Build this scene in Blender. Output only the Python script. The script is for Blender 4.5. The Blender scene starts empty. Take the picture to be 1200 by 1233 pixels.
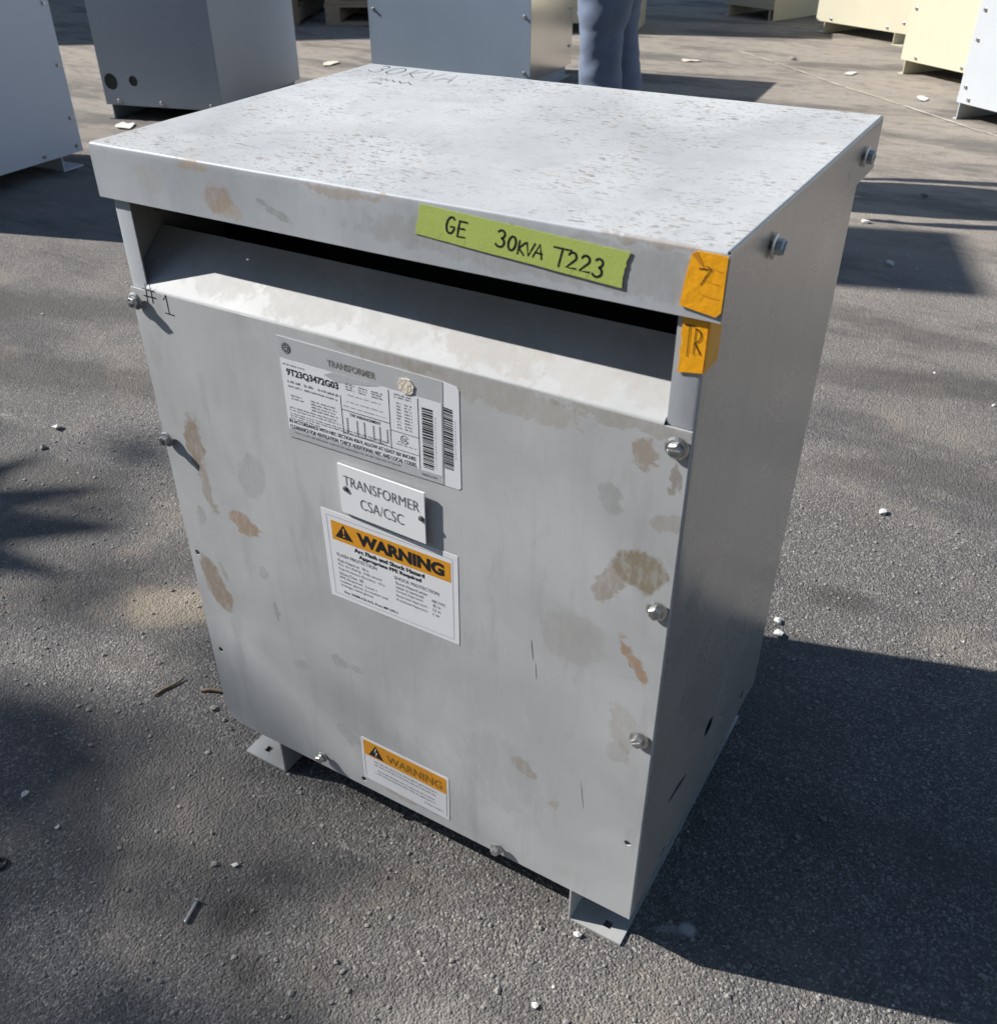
import bpy, bmesh, math, random
from mathutils import Vector, Matrix, noise

SC = bpy.context.scene
COL = SC.collection
R = math.radians

# ------------------------------------------------------------------ camera, sky, sun, exposure
HB = 0.0555                                   # ground to underside of the enclosure
cam_d = bpy.data.cameras.new('camera')
cam = bpy.data.objects.new('camera', cam_d)
COL.objects.link(cam)
SC.camera = cam
ax = Vector((0.8542, 0.5197, -0.0145)); fw = Vector((-0.4338, 0.6971, -0.5709)).normalized()
ax = (ax - fw * ax.dot(fw)).normalized(); up = ax.cross(fw)
m = Matrix(((ax.x, up.x, -fw.x, 0.7528), (ax.y, up.y, -fw.y, -0.5881), (ax.z, up.z, -fw.z, 0.9315 + HB), (0, 0, 0, 1)))
cam.matrix_world = m
cam_d.sensor_fit = 'HORIZONTAL'; cam_d.sensor_width = 36
cam_d.lens = 36 * 1164.6 / 1200
cam_d.shift_x = (600 - 573.05) / 1200; cam_d.shift_y = (625.24 - 616.5) / 1200
cam_d.clip_start = 0.02; cam_d.clip_end = 500
cam_d.dof.use_dof = True; cam_d.dof.focus_distance = 1.15; cam_d.dof.aperture_fstop = 16

SUN_EL = R(35.0)
TO_SUN = Vector((-0.957 * math.cos(SUN_EL), -0.289 * math.cos(SUN_EL), math.sin(SUN_EL)))
w = bpy.data.worlds.new('World'); SC.world = w; w.use_nodes = True
wn = w.node_tree
bgn = wn.nodes['Background']
sky = wn.nodes.new('ShaderNodeTexSky'); sky.sky_type = 'NISHITA'; sky.sun_disc = False
sky.sun_elevation = SUN_EL; sky.sun_rotation = math.atan2(-0.957, -0.289)
sky.air_density = 1.0; sky.dust_density = 0.3; sky.ozone_density = 2.0
wn.links.new(sky.outputs[0], bgn.inputs[0]); bgn.inputs[1].default_value = 0.068
sl = bpy.data.lights.new('sun', 'SUN'); sl.energy = 4.8; sl.angle = R(0.53); sl.color = (1.0, 0.965, 0.915)
so = bpy.data.objects.new('sun', sl); COL.objects.link(so)
so.rotation_euler = TO_SUN.to_track_quat('Z', 'Y').to_euler(); so.location = TO_SUN * 30
SC.view_settings.view_transform = 'Standard'; SC.view_settings.look = 'None'
SC.view_settings.exposure = 0.66; SC.view_settings.gamma = 1.0
SC.view_settings.use_curve_mapping = False
cy = SC.cycles
cy.max_bounces = 5; cy.diffuse_bounces = 3; cy.glossy_bounces = 3; cy.transmission_bounces = 2; cy.transparent_max_bounces = 4
cy.use_adaptive_sampling = True; cy.adaptive_threshold = 0.02
cy.caustics_reflective = False; cy.caustics_refractive = False

# ------------------------------------------------------------------ helpers
random.seed(7)

def tag(o, label=None, cat=None, group=None, kind=None):
    if label: o['label'] = label
    if cat: o['category'] = cat
    if group: o['group'] = group
    if kind: o['kind'] = kind
    return o

def empty(name, loc=(0, 0, 0), rz=0):
    o = bpy.data.objects.new(name, None); COL.objects.link(o)
    o.location = loc; o.rotation_euler = (0, 0, rz); o.empty_display_size = 0.1
    return o

def link(name, me, mat=None, parent=None, loc=None, smooth=False):
    o = bpy.data.objects.new(name, me); COL.objects.link(o)
    if mat and not me.materials: me.materials.append(mat)
    if parent: o.parent = parent
    if loc is not None: o.location = loc
    if smooth:
        for p in me.polygons: p.use_smooth = True
    return o

def mesh(name, V, F):
    me = bpy.data.meshes.new(name); me.from_pydata([tuple(v) for v in V], [], F); me.validate(); me.update()
    return me

class MB:
    """collects geometry for ONE mesh"""
    def __init__(s): s.V = []; s.F = []
    def add(s, V, F):
        b = len(s.V); s.V += [tuple(v) for v in V]; s.F += [tuple(i + b for i in f) for f in F]; return s
    def box(s, x0, x1, y0, y1, z0, z1):
        return s.add([(x0,y0,z0),(x1,y0,z0),(x1,y1,z0),(x0,y1,z0),(x0,y0,z1),(x1,y0,z1),(x1,y1,z1),(x0,y1,z1)],
                     [(3,2,1,0),(4,5,6,7),(0,1,5,4),(1,2,6,5),(2,3,7,6),(3,0,4,7)])
    def quad(s, a, b, c, d): return s.add([a, b, c, d], [(0, 1, 2, 3)])
    def lathe(s, prof, c, axis, n=16, cap=True):
        z = Vector(axis).normalized(); x = z.orthogonal().normalized(); y = z.cross(x); c = Vector(c)
        V = []; F = []
        for r, hh in prof:
            for k in range(n):
                a = 2 * math.pi * k / n; V.append(c + z * hh + (x * math.cos(a) + y * math.sin(a)) * r)
        for i in range(len(prof) - 1):
            for k in range(n): F.append((i*n+k, i*n+(k+1) % n, (i+1)*n+(k+1) % n, (i+1)*n+k))
        if cap: F.append(tuple(range(n))[::-1]); F.append(tuple((len(prof)-1)*n + k for k in range(n)))
        return s.add(V, F)
    def tube(s, pts, rad, n=8):
        pts = [Vector(p) for p in pts]; V = []; F = []
        if not isinstance(rad, (list, tuple)): rad = [rad] * len(pts)
        x = None
        for i, p in enumerate(pts):
            d = (pts[min(i+1, len(pts)-1)] - pts[max(i-1, 0)]).normalized()
            x = d.orthogonal().normalized() if x is None else (x - d * x.dot(d)).normalized()
            y = d.cross(x)
            for k in range(n):
                a = 2 * math.pi * k / n; V.append(p + (x * math.cos(a) + y * math.sin(a)) * rad[i])
        for i in range(len(pts) - 1):
            for k in range(n): F.append((i*n+k, i*n+(k+1) % n, (i+1)*n+(k+1) % n, (i+1)*n+k))
        F.append(tuple(range(n))[::-1]); F.append(tuple((len(pts)-1)*n + k for k in range(n)))
        return s.add(V, F)
    def grid(s, fn, us, vs):
        nu, nv = len(us), len(vs); V = [fn(u, v) for v in vs for u in us]
        F = [(j*nu+i, j*nu+i+1, (j+1)*nu+i+1, (j+1)*nu+i) for j in range(nv-1) for i in range(nu-1)]
        return s.add(V, F)
    def build(s, name, mat, parent=None, loc=None, smooth=False):
        return link(name, mesh(name, s.V, s.F), mat, parent, loc, smooth)

def lin(a, b, n): return [a + (b - a) * i / (n - 1) for i in range(n)]

def baked(o):
    """replace an object's mesh by its modifier result"""
    dg = bpy.context.evaluated_depsgraph_get(); dg.update()
    me = bpy.data.meshes.new_from_object(o.evaluated_get(dg)); o.modifiers.clear(); o.data = me
    return o

def mod(o, typ, **kw):
    md = o.modifiers.new(typ.lower(), typ)
    for k, v in kw.items(): setattr(md, k, v)
    return md

def cut(o, cutter_mb):
    c = cutter_mb.build('cutter', None)
    if o.parent: c.parent = o.parent; c.location = o.location
    mod(o, 'BOOLEAN', object=c, operation='DIFFERENCE', solver='EXACT')
    baked(o); bpy.data.objects.remove(c)
    return o

def autosmooth(o, ang=35):
    me = o.data
    for p in me.polygons: p.use_smooth = True
    bm = bmesh.new(); bm.from_mesh(me)
    for e in bm.edges: e.smooth = len(e.link_faces) == 2 and e.calc_face_angle(0) < R(ang)
    bm.to_mesh(me); bm.free()
    return o

# ------------------------------------------------------------------ material helpers
def new_mat(name):
    mt = bpy.data.materials.new(name); mt.use_nodes = True
    nt = mt.node_tree; return mt, nt, nt.nodes['Principled BSDF']

class NG:
    def __init__(s, nt): s.nt = nt
    def n(s, t, **kw):
        nd = s.nt.nodes.new('ShaderNode' + t)
        for k, v in kw.items():
            if k.startswith('i_'): nd.inputs[k[2:].replace('_', ' ')].default_value = v
            else: setattr(nd, k, v)
        return nd
    def l(s, a, b): s.nt.links.new(a, b)
    def noise(s, vec, scale, detail=4, rough=0.55, dist=0.0):
        nd = s.n('TexNoise', i_Scale=scale, i_Detail=detail, i_Roughness=rough, i_Distortion=dist)
        if vec is not None: s.l(vec, nd.inputs['Vector'])
        return nd.outputs['Fac']
    def ramp(s, fac, a, b, lo=0.0, hi=1.0, smooth=True):
        nd = s.n('MapRange', interpolation_type='SMOOTHSTEP' if smooth else 'LINEAR')
        s.l(fac, nd.inputs[0]); nd.inputs[1].default_value = a; nd.inputs[2].default_value = b
        nd.inputs[3].default_value = lo; nd.inputs[4].default_value = hi
        return nd.outputs[0]
    def math(s, op, a, b=None):
        nd = s.n('Math', operation=op)
        for i, q in enumerate((a, b)):
            if q is None: continue
            if isinstance(q, (int, float)): nd.inputs[i].default_value = q
            else: s.l(q, nd.inputs[i])
        return nd.outputs[0]
    def mix(s, fac, a, b, mode='MIX'):
        nd = s.n('Mix', data_type='RGBA', blend_type=mode)
        for i, q in ((0, fac), (6, a), (7, b)):
            if isinstance(q, (int, float)): nd.inputs[i].default_value = q
            elif isinstance(q, (tuple, list)): nd.inputs[i].default_value = (*q[:3], 1)
            else: s.l(q, nd.inputs[i])
        return nd.outputs[2]
    def mapping(s, vec, loc=(0,0,0), rot=(0,0,0), scale=(1,1,1), typ='POINT'):
        nd = s.n('Mapping', vector_type=typ); s.l(vec, nd.inputs[0])
        nd.inputs[1].default_value = loc; nd.inputs[2].default_value = rot; nd.inputs[3].default_value = scale
        return nd.outputs[0]
    def blob(s, vec, c, r, rot, wob, amp=0.5, edge=(1.15, 0.7)):
        q = s.mapping(vec, c, rot, r, 'TEXTURE')
        ln = s.n('VectorMath', operation='LENGTH'); s.l(q, ln.inputs[0])
        d = s.math('ADD', ln.outputs['Value'], s.math('MULTIPLY', s.math('SUBTRACT', wob, 0.5), amp * 2))
        return s.ramp(d, edge[0], edge[1])
    def bump(s, bsdf, hgt, strength, dist):
        nd = s.n('Bump'); nd.inputs['Strength'].default_value = strength; nd.inputs['Distance'].default_value = dist
        s.l(hgt, nd.inputs['Height']); s.l(nd.outputs[0], bsdf.inputs['Normal']); return nd

def plain(name, col, rough=0.6, metal=0.0, vary=0.12, scale=30, bump=0.0, bscale=200, spec=0.5):
    mt, nt, b = new_mat(name); g = NG(nt)
    co = g.n('TexCoord').outputs['Object']
    f = g.noise(co, scale, 5)
    c = g.mix(f, tuple(x * (1 - vary) for x in col), tuple(min(1, x * (1 + vary)) for x in col))
    g.l(c, b.inputs['Base Color'])
    b.inputs['Metallic'].default_value = metal
    b.inputs['Specular IOR Level'].default_value = spec
    g.l(g.ramp(f, 0.3, 0.7, rough * 0.88, min(1, rough * 1.12)), b.inputs['Roughness'])
    if bump: g.bump(b, g.noise(co, bscale, 3), bump, 0.002)
    return mt

TAN = (0.30, 0.245, 0.195); DARK = (0.09, 0.085, 0.08); RUST = (0.30, 0.17, 0.09); PALE = (0.62, 0.62, 0.60)

def steel(name, base, metal, rough, blobs=(), top=False, spec=0.3, streak=0.12, mottle=0.10, scratch=0.25, dirt=0.28, fineb=0.05, smudge=0.45):
    """weathered grey enclosure steel; blobs = (centre, radii, rotation, colour, strength, amp)"""
    mt, nt, b = new_mat(name); g = NG(nt)
    co = g.n('TexCoord').outputs['Object']
    n1 = g.noise(co, 5.5, 4, 0.6, 0.4); n2 = g.noise(co, 38, 5, 0.65); wob = g.noise(co, 75, 5, 0.7)
    st = g.noise(g.mapping(co, scale=(60, 60, 2.5)), 1.0, 5, 0.6)
    c = g.mix(g.ramp(n1, 0.3, 0.7), tuple(x * (1 - mottle) for x in base), tuple(x * (1 + mottle) for x in base))
    c = g.mix(g.ramp(st, 0.52, 0.75, 0, streak * 2), c, tuple(x * 0.72 for x in base))
    c = g.mix(g.ramp(n2, 0.6, 0.8, 0, 0.22), c, PALE)
    sm = g.noise(g.mapping(co, rot=(0, .55, 0), scale=(26, 26, 6)), 1.0, 5, .7)
    c = g.mix(g.ramp(sm, .52, .70, 0, smudge), c, tuple(x * .74 for x in base))
    c = g.mix(g.ramp(sm, .44, .30, 0, smudge * .7), c, tuple(min(.8, x * 1.22) for x in base))
    grime = g.ramp(g.noise(co, 13, 6, 0.7, 0.8), 0.60, 0.78, 0, dirt)
    c = g.mix(grime, c, TAN)
    rg = g.ramp(n1, 0.25, 0.75, rough * 0.8, rough * 1.2)
    rg = g.math('ADD', rg, g.math('MULTIPLY', grime, 0.4))
    stain_sum = None
    if blobs:
        nv = g.n('TexNoise', i_Scale=34.0, i_Detail=4.0, i_Roughness=0.7); g.l(co, nv.inputs['Vector'])
        sbv = g.n('VectorMath', operation='SUBTRACT'); g.l(nv.outputs['Color'], sbv.inputs[0]); sbv.inputs[1].default_value = (.5, .5, .5)
        scv = g.n('VectorMath', operation='SCALE'); g.l(sbv.outputs[0], scv.inputs[0]); scv.inputs['Scale'].default_value = 0.030
        adv = g.n('VectorMath', operation='ADD'); g.l(co, adv.inputs[0]); g.l(scv.outputs[0], adv.inputs[1]); wco = adv.outputs[0]
        brk = g.ramp(g.noise(g.mapping(co, scale=(1.6, 1, .6)), 110, 4, .7), .36, .56, .6, 1.0)
    for (bc, br, bt, col, sg, amp) in blobs:
        k = g.math('MULTIPLY', g.math('MULTIPLY', g.blob(co if br[0] < .001 else wco, bc, br, bt, wob, amp, (1.05, .80)), brk), sg)
        c = g.mix(k, c, col)
        stain_sum = k if stain_sum is None else g.math('MAXIMUM', stain_sum, k)
    # fine scratches
    sc = g.n('TexVoronoi', feature='DISTANCE_TO_EDGE', i_Scale=7.0)
    g.l(g.mapping(co, rot=(0.3, 0.9, 0.5), scale=(1.0, 1.0, 3.5)), sc.inputs['Vector'])
    scm = g.math('MULTIPLY', g.ramp(sc.outputs['Distance'], 0.006, 0.0, 0, 1), g.ramp(n2, 0.5, 0.65))
    c = g.mix(g.math('MULTIPLY', scm, scratch), c, (0.2, 0.2, 0.2))
    if top:
        # litter stain: short dark flecks left by wet leaves, brown dust
        fl = None
        for (rz, sx, sy, off, th) in ((0.3, 230, 80, 0.0, .605), (1.3, 300, 120, 3.7, .62), (-0.8, 170, 75, 9.1, .635), (0.0, 380, 340, 5.5, .635)):
            nz = g.noise(g.mapping(co, loc=(off, off * .7, 0), rot=(0, 0, rz), scale=(sy, sx, 1)), 1.0, 3, .62)
            one = g.ramp(nz, th, th + .035)
            fl = one if fl is None else g.math('MAXIMUM', fl, one)
        patch = g.ramp(g.noise(co, 11, 4, .65), 0.42, 0.60, 0.18, 1.0)
        fl = g.math('MULTIPLY', g.math('MULTIPLY', fl, patch), 0.72)
        fcol = g.mix(g.ramp(g.noise(co, 55, 2), .4, .6), (.10, .09, .08), (.25, .175, .11))
        c = g.mix(fl, c, fcol)
        c = g.mix(g.ramp(g.noise(co, 4.5, 5, .7, .8), .5, .7, 0, .35), c, (.40, .385, .36))
        ed = g.ramp(g.noise(co, 160, 4, 0.7), 0.60, 0.72, 0, 0.45)
        c = g.mix(ed, c, (0.36, 0.33, 0.29))
        rg = g.math('ADD', rg, g.math('MULTIPLY', fl, 0.3))
    b.inputs['Specular IOR Level'].default_value = spec
    g.l(c, b.inputs['Base Color'])
    if stain_sum is not None:
        g.l(g.math('SUBTRACT', metal, g.math('MULTIPLY', stain_sum, metal)), b.inputs['Metallic'])
        rg = g.math('ADD', rg, g.math('MULTIPLY', stain_sum, 0.3))
    else: b.inputs['Metallic'].default_value = metal
    g.l(rg, b.inputs['Roughness'])
    hh = g.math('ADD', g.math('MULTIPLY', g.noise(co, 4.2, 1, .4), 3.0), g.math('MULTIPLY', g.noise(co, 220, 3), fineb))
    g.bump(b, hh, 0.25, 0.002)
    return mt

def SB(x, z, rx, rz, ang, col, s, amp=0.35):       # stain on a front (xz) face
    return ((x, 0, z + HB), (rx, 1.0, rz), (0, ang, 0), col, s, amp)

front_stains = [
    SB(.046, .430, .014, .034, .05, TAN, .95, .30), SB(.051, .380, .007, .042, -.12, TAN, .7, .5),
    SB(.098, .343, .024, .014, .1, (.34, .24, .16), .85, .75), SB(.033, .236, .018, .040, -.28, TAN, .95, .3),
    SB(.049, .262, .004, .014, -.3, TAN, .6, .4), SB(.028, .262, .009, .012, 0, TAN, .6, .4),
    SB(.541, .454, .022, .022, 0, (.25, .21, .14), .9, .22), SB(.515, .432, .011, .026, .35, (.31, .25, .2), .7, .3),
    SB(.543, .359, .0065, .029, -.5, (.36, .25, .17), .95, .25), SB(.486, .357, .036, .032, 0, (.33, .31, .28), .35, .3),
    SB(.541, .271, .015, .03, -.2, (.33, .30, .26), .4, .4), SB(.438, .160, .017, .009, .5, (.33, .27, .21), .7, .4),
    SB(.209, .198, .011, .010, 0, (.27, .26, .25), .5, .3), SB(.228, .196, .010, .005, 0, (.25, .24, .23), .4, .6),
    SB(.539, .240, .012, .014, 0, (.33, .3, .27), .4, .3),
    SB(.535, .562, .010, .013, 0, (.27, .19, .12), .6, .8), SB(.559, .548, .005, .012, 0, (.2, .15, .11), .6, .9),
    SB(.511, .514, .010, .018, -.3, (.2, .19, .18), .35, .4), SB(.56, .505, .014, .009, -.2, (.3, .25, .2), .5, .6),
    SB(.446, .325, .0007, .014, -.1, (.05, .05, .05), .9, .1), SB(.4505, .300, .0007, .012, -.08, (.05, .05, .05), .9, .1),
    SB(.5055, .160, .0006, .021, -.12, (.05, .05, .05), .85, .1), SB(.12, .41, .018, .03, .35, (.25, .25, .25), .35, .4),
    SB(.033, .333, .008, .014, 0, (.26, .25, .24), .45, .4), SB(.112, .283, .008, .010, 0, (.26, .25, .25), .4, .4),
    SB(.125, .235, .003, .016, -.1, (.24, .22, .2), .55, .5), SB(.40, .578, .09, .014, .03, (.33, .28, .22), .42, 1.0),
    SB(.30, .586, .06, .008, .02, (.3, .25, .2), .45, .6), SB(.52, .585, .06, .008, .0, (.3, .26, .2), .5, .6),
    SB(.41, .135, .05, .06, 0, (.29, .30, .32), .3, .4), SB(.475, .128, .005, .009, -.5, (.33, .27, .2), .5, .5),
    SB(.30, .018, .05, .007, 0, (.34, .26, .2), .45, .8), SB(.147, .165, .014, .01, -.4, (.27, .27, .27), .35, .4),
    SB(.205, .08, .012, .02, -.9, (.27, .27, .28), .35, .4),
]
lid_stains = [
    SB(.141, .692, .016, .013, -.6, RUST, .55, .8), SB(.15, .684, .012, .009, 0, (.4, .3, .2), .5, .8),
    SB(.115, .717, .02, .004, 0, (.4, .28, .17), .5, .7), SB(.27, .716, .05, .004, .0, (.36, .26, .17), .5, .8),
    SB(.06, .70, .02, .012, .2, (.38, .36, .33), .4, .6), SB(.47, .697, .2, .018, 0, (.22, .20, .18), .35, .5),
    SB(.20, .69, .02, .004, .3, (.15, .14, .13), .4, .9), SB(.53, .718, .04, .004, 0, (.3, .22, .15), .5, .8),
]
M = {}
M['steel_front'] = steel('weathered_grey_steel_front', (.50, .512, .52), .08, .52, front_stains, spec=.3)
slope_dust_and_toning = [SB(x, .615, rx, .022, .1, c_, s_ * .55, 1.0) for x, rx, c_, s_ in ((.10, .05, (.42, .40, .37), .5), (.20, .06, (.36, .33, .29), .55), (.30, .05, (.40, .38, .35), .5), (.38, .06, (.36, .31, .26), .6), (.47, .05, (.40, .37, .33), .55), (.53, .03, (.36, .33, .3), .5))]  # tan dust, spread wide also to tone down the sunlit bend
M['steel_slope'] = steel('dusty_grey_steel_slope', (.445, .455, .46), .05, .60, slope_dust_and_toning, spec=.22, dirt=.15)
M['steel_lid'] = steel('weathered_grey_steel_lid', (.45, .475, .50), .06, .55, lid_stains, mottle=.12)
M['steel_top'] = steel('leaf_flecked_grey_steel_top', (.555, .562, .55), .05, .42, (), top=True, spec=.4, dirt=.4, mottle=.10)
M['steel_side'] = steel('warm_tinted_steel_side', (.60, .565, .52), .60, .28, (), mottle=.04, streak=.12, scratch=.05, dirt=.06, fineb=.01, smudge=.12)  # warm base tint stands in for the ground reflected in the side
M['steel_post'] = steel('grey_steel_frame', (.45, .475, .50), .06, .55, ())
M['zinc'] = plain('zinc_plated_bolt', (.56, .56, .55), .32, .9, .15, 200)
M['foot_steel'] = steel('galvanised_foot_steel', (.50, .51, .50), .3, .48, ())
M['white_label'] = plain('white_vinyl_label', (.80, .81, .84), .35, 0, .03, 25)
M['plate_alu'] = plain('brushed_nameplate', (.60, .615, .63), .4, .25, .05, 60)
M['white_plate'] = plain('white_engraved_plastic', (.80, .81, .83), .4, 0, .03, 25)
M['ink'] = plain('black_print', (.018, .018, .02), .5, 0, .1, 100)
M['ink_grey'] = plain('grey_print', (.10, .10, .115), .55, 0, .15, 100)
M['ink_brown'] = plain('brown_embossed_print', (.30, .15, .02), .5, 0, .3, 300)
M['ink_faint'] = plain('worn_print', (.21, .20, .19), .6, 0, .5, 300)
M['orange'] = plain('warning_orange', (.74, .33, .028), .42, 0, .10, 160)
M['green_tape'] = plain('green_masking_tape', (.43, .53, .125), .6, 0, .06, 60, .10, 500)
M['orange_tape'] = plain('fluorescent_orange_tape', (.95, .42, .010), .42, 0, .07, 40, .25, 160)
M['marker'] = plain('black_marker', (.015, .015, .018), .35, 0, .2, 300)
M['marker_thin'] = plain('dry_marker', (.03, .03, .035), .5, 0, .4, 200)
M['gum'] = plain('torn_paper_remnant', (.70, .64, .53), .8, 0, .25, 300, .6, 500)
M['cream'] = plain('cream_enclosure_paint', (.58, .54, .41), .42, 0, .05, 9, .3, 4)
M['pale_grey'] = plain('pale_grey_enclosure_paint', (.50, .53, .56), .42, 0, .04, 8, .3, 4)
M['mid_grey'] = plain('mid_grey_enclosure_paint', (.21, .25, .305), .36, .2, .05, 5, .1, 5)
M['blue_grey'] = plain('blue_grey_enclosure_paint', (.34, .42, .52), .34, .2, .05, 5, .3, 5)
M['shell_grey'] = plain('light_grey_enclosure_paint', (.62, .66, .74), .38, .1, .05, 6, .3, 4)
M['bright_side'] = plain('bare_galvanised_sheet', (.78, .77, .75), .2, .92, .03, 3)
M['black'] = plain('black_steel_and_inner_dark', (.03, .03, .03), .7, .2, .2, 30)  # also paints the unlit inside behind the vent and cabinet holes
M['wood'] = plain('weathered_pallet_wood', (.36, .28, .20), .8, 0, .3, 25, .5, 120)
M['denim'] = plain('blue_denim', (.15, .19, .27), .85, 0, .45, 11, .6, 500)
M['shirt'] = plain('grey_cotton', (.30, .31, .33), .9, 0, .15, 30, .3, 500)
M['skin'] = plain('skin', (.45, .29, .21), .5, 0, .08, 40)
M['hair'] = plain('dark_hair', (.03, .022, .018), .6, 0, .3, 80)
M['boot'] = plain('brown_leather_boot', (.12, .075, .045), .5, 0, .3, 40)
M['stone_white'] = plain('white_stone', (.66, .65, .62), .8, 0, .15, 250)
M['stone_grey'] = plain('grey_stone', (.27, .26, .24), .85, 0, .3, 200)
M['twig'] = plain('dry_twig', (.20, .15, .10), .85, 0, .3, 150)
M['paper'] = plain('white_paper_scrap', (.72, .71, .67), .8, 0, .1, 90)
M['leaf'] = plain('green_leaf', (.05, .10, .028), .55, 0, .4, 6)
M['palm'] = plain('palm_leaf', (.06, .115, .03), .5, 0, .3, 6)
M['bark'] = plain('bark', (.13, .10, .075), .9, 0, .35, 14, .8, 40)
M['stucco'] = plain('warehouse_wall_paint', (.55, .52, .46), .85, 0, .1, 2, .3, 60)
M['roof'] = plain('warehouse_roof_sheet', (.30, .30, .31), .5, .3, .1, 2)
M['shutter'] = plain('roller_shutter_paint', (.40, .42, .44), .45, .2, .1, 3)
M['chalk'] = plain('faded_white_line_paint', (.58, .53, .45), .85, 0, .25, 60)

# ------------------------------------------------------------------ ground
def asphalt():
    mt, nt, b = new_mat('old_asphalt'); g = NG(nt)
    co = g.n('TexCoord').outputs['Object']
    big = g.noise(co, 0.9, 3, 0.6, 0.3); mid = g.noise(co, 5.5, 5, 0.65); fine = g.noise(co, 60, 4, 0.7)
    grit = g.n('TexVoronoi', feature='F1', i_Scale=420.0); g.l(co, grit.inputs['Vector'])
    grit2 = g.n('TexVoronoi', feature='F1', i_Scale=260.0); g.l(co, grit2.inputs['Vector'])
    cell = grit.outputs['Color']; cell2 = grit2.outputs['Color']
    base = g.mix(g.ramp(big, .30, .70), (.134, .130, .127), (.195, .184, .172))
    base = g.mix(g.ramp(mid, .35, .7), g.mix(.45, base, (.07, .069, .069)), base)
    bw = g.n('RGBToBW'); g.l(cell, bw.inputs[0]); bw2 = g.n('RGBToBW'); g.l(cell2, bw2.inputs[0])
    base = g.mix(g.ramp(bw.outputs[0], .2, .8, 0, 1), g.mix(.40, base, (.065, .063, .061), 'MIX'), g.mix(.22, base, (.36, .33, .30)))
    base = g.mix(g.math('MULTIPLY', g.ramp(bw.outputs[0], .76, .82), .42), base, (.46, .44, .41))
    base = g.mix(g.math('MULTIPLY', g.ramp(bw2.outputs[0], .84, .88), .32), base, (.44, .41, .38))
    # dust, pale scuffs, painted shade streaks
    sx = g.n('SeparateXYZ'); g.l(co, sx.inputs[0])
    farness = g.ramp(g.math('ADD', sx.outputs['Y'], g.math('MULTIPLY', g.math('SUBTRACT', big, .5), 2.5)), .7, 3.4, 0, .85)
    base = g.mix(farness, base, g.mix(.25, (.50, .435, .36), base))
    pch = g.noise(g.mapping(co, rot=(0, 0, .3), scale=(.8, 2.4, 1)), 1.3, 5, .68)  # dark streaks standing in for soft bands of tree shade
    base = g.mix(g.ramp(pch, .47, .62, 0, .65), base, (.085, .082, .080))
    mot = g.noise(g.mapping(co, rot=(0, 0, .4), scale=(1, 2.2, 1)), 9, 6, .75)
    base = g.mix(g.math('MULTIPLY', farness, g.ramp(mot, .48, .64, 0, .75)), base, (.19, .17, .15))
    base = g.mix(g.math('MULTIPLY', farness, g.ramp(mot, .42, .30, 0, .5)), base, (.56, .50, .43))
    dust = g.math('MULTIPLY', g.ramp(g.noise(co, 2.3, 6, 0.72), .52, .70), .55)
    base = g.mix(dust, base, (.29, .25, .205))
    sc = g.math('MULTIPLY', g.ramp(g.noise(g.mapping(co, rot=(0, 0, .5), scale=(3, 11, 1)), 1.6, 5, .75), .63, .72), .5)
    base = g.mix(sc, base, (.42, .39, .35))
    wob = g.noise(co, 14, 5, 0.7)
    for (x, y, rx, ry, rz, col, s, amp) in (  # oil spots and chalk marks, plus shade and sunlight painted as ellipses
        (.178, -.185, .035, .028, .4, (.045, .04, .036), .6, .35), (.232, -.228, .03, .024, 0, (.045, .041, .038), .5, .4),
        (.617, .715, .055, .035, .2, (.05, .046, .043), .5, .5), (.619, .055, .010, .008, 0, (.5, .5, .5), .9, .5),
        (.600, .045, .02, .006, .5, (.4, .4, .4), .5, .8), (-.281, .172, .11, .05, .5, (.36, .30, .22), .6, .9),  # the tan ellipse is a painted sunlit patch
        (.45, -.19, .12, .05, .3, (.36, .33, .3), .35, .9), (.49, -.16, .02, .012, .2, (.6, .58, .55), .6, .9),
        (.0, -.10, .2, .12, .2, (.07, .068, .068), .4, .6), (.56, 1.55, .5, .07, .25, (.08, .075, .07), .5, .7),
        (-1.6, .85, .6, .10, .35, (.07, .066, .062), .6, .7), (-1.2, .62, .5, .09, .3, (.07, .066, .062), .55, .7),  # long dark ellipses painted as tree shade along the sun's heading
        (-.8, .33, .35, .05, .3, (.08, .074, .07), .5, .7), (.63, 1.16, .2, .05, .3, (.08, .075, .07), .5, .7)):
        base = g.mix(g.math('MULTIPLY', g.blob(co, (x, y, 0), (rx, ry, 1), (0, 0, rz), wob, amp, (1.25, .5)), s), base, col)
    g.l(base, b.inputs['Base Color'])
    b.inputs['Roughness'].default_value = .82; b.inputs['Specular IOR Level'].default_value = .35
    h1 = g.math('MULTIPLY', g.math('SUBTRACT', 1.0, grit.outputs['Distance']), 1.0)
    h2 = g.math('MULTIPLY', g.math('SUBTRACT', 1.0, grit2.outputs['Distance']), 1.3)
    hh = g.math('ADD', g.math('ADD', h1, h2), g.math('ADD', g.math('MULTIPLY', fine, 3.0), g.math('MULTIPLY', bw.outputs[0], .8)))
    g.bump(b, hh, 0.75, 0.0018)
    return mt
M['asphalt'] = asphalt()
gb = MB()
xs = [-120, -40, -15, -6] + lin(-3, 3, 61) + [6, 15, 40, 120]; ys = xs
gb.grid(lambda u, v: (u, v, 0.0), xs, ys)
ground = tag(gb.build('ground', M['asphalt']), kind='structure')

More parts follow.
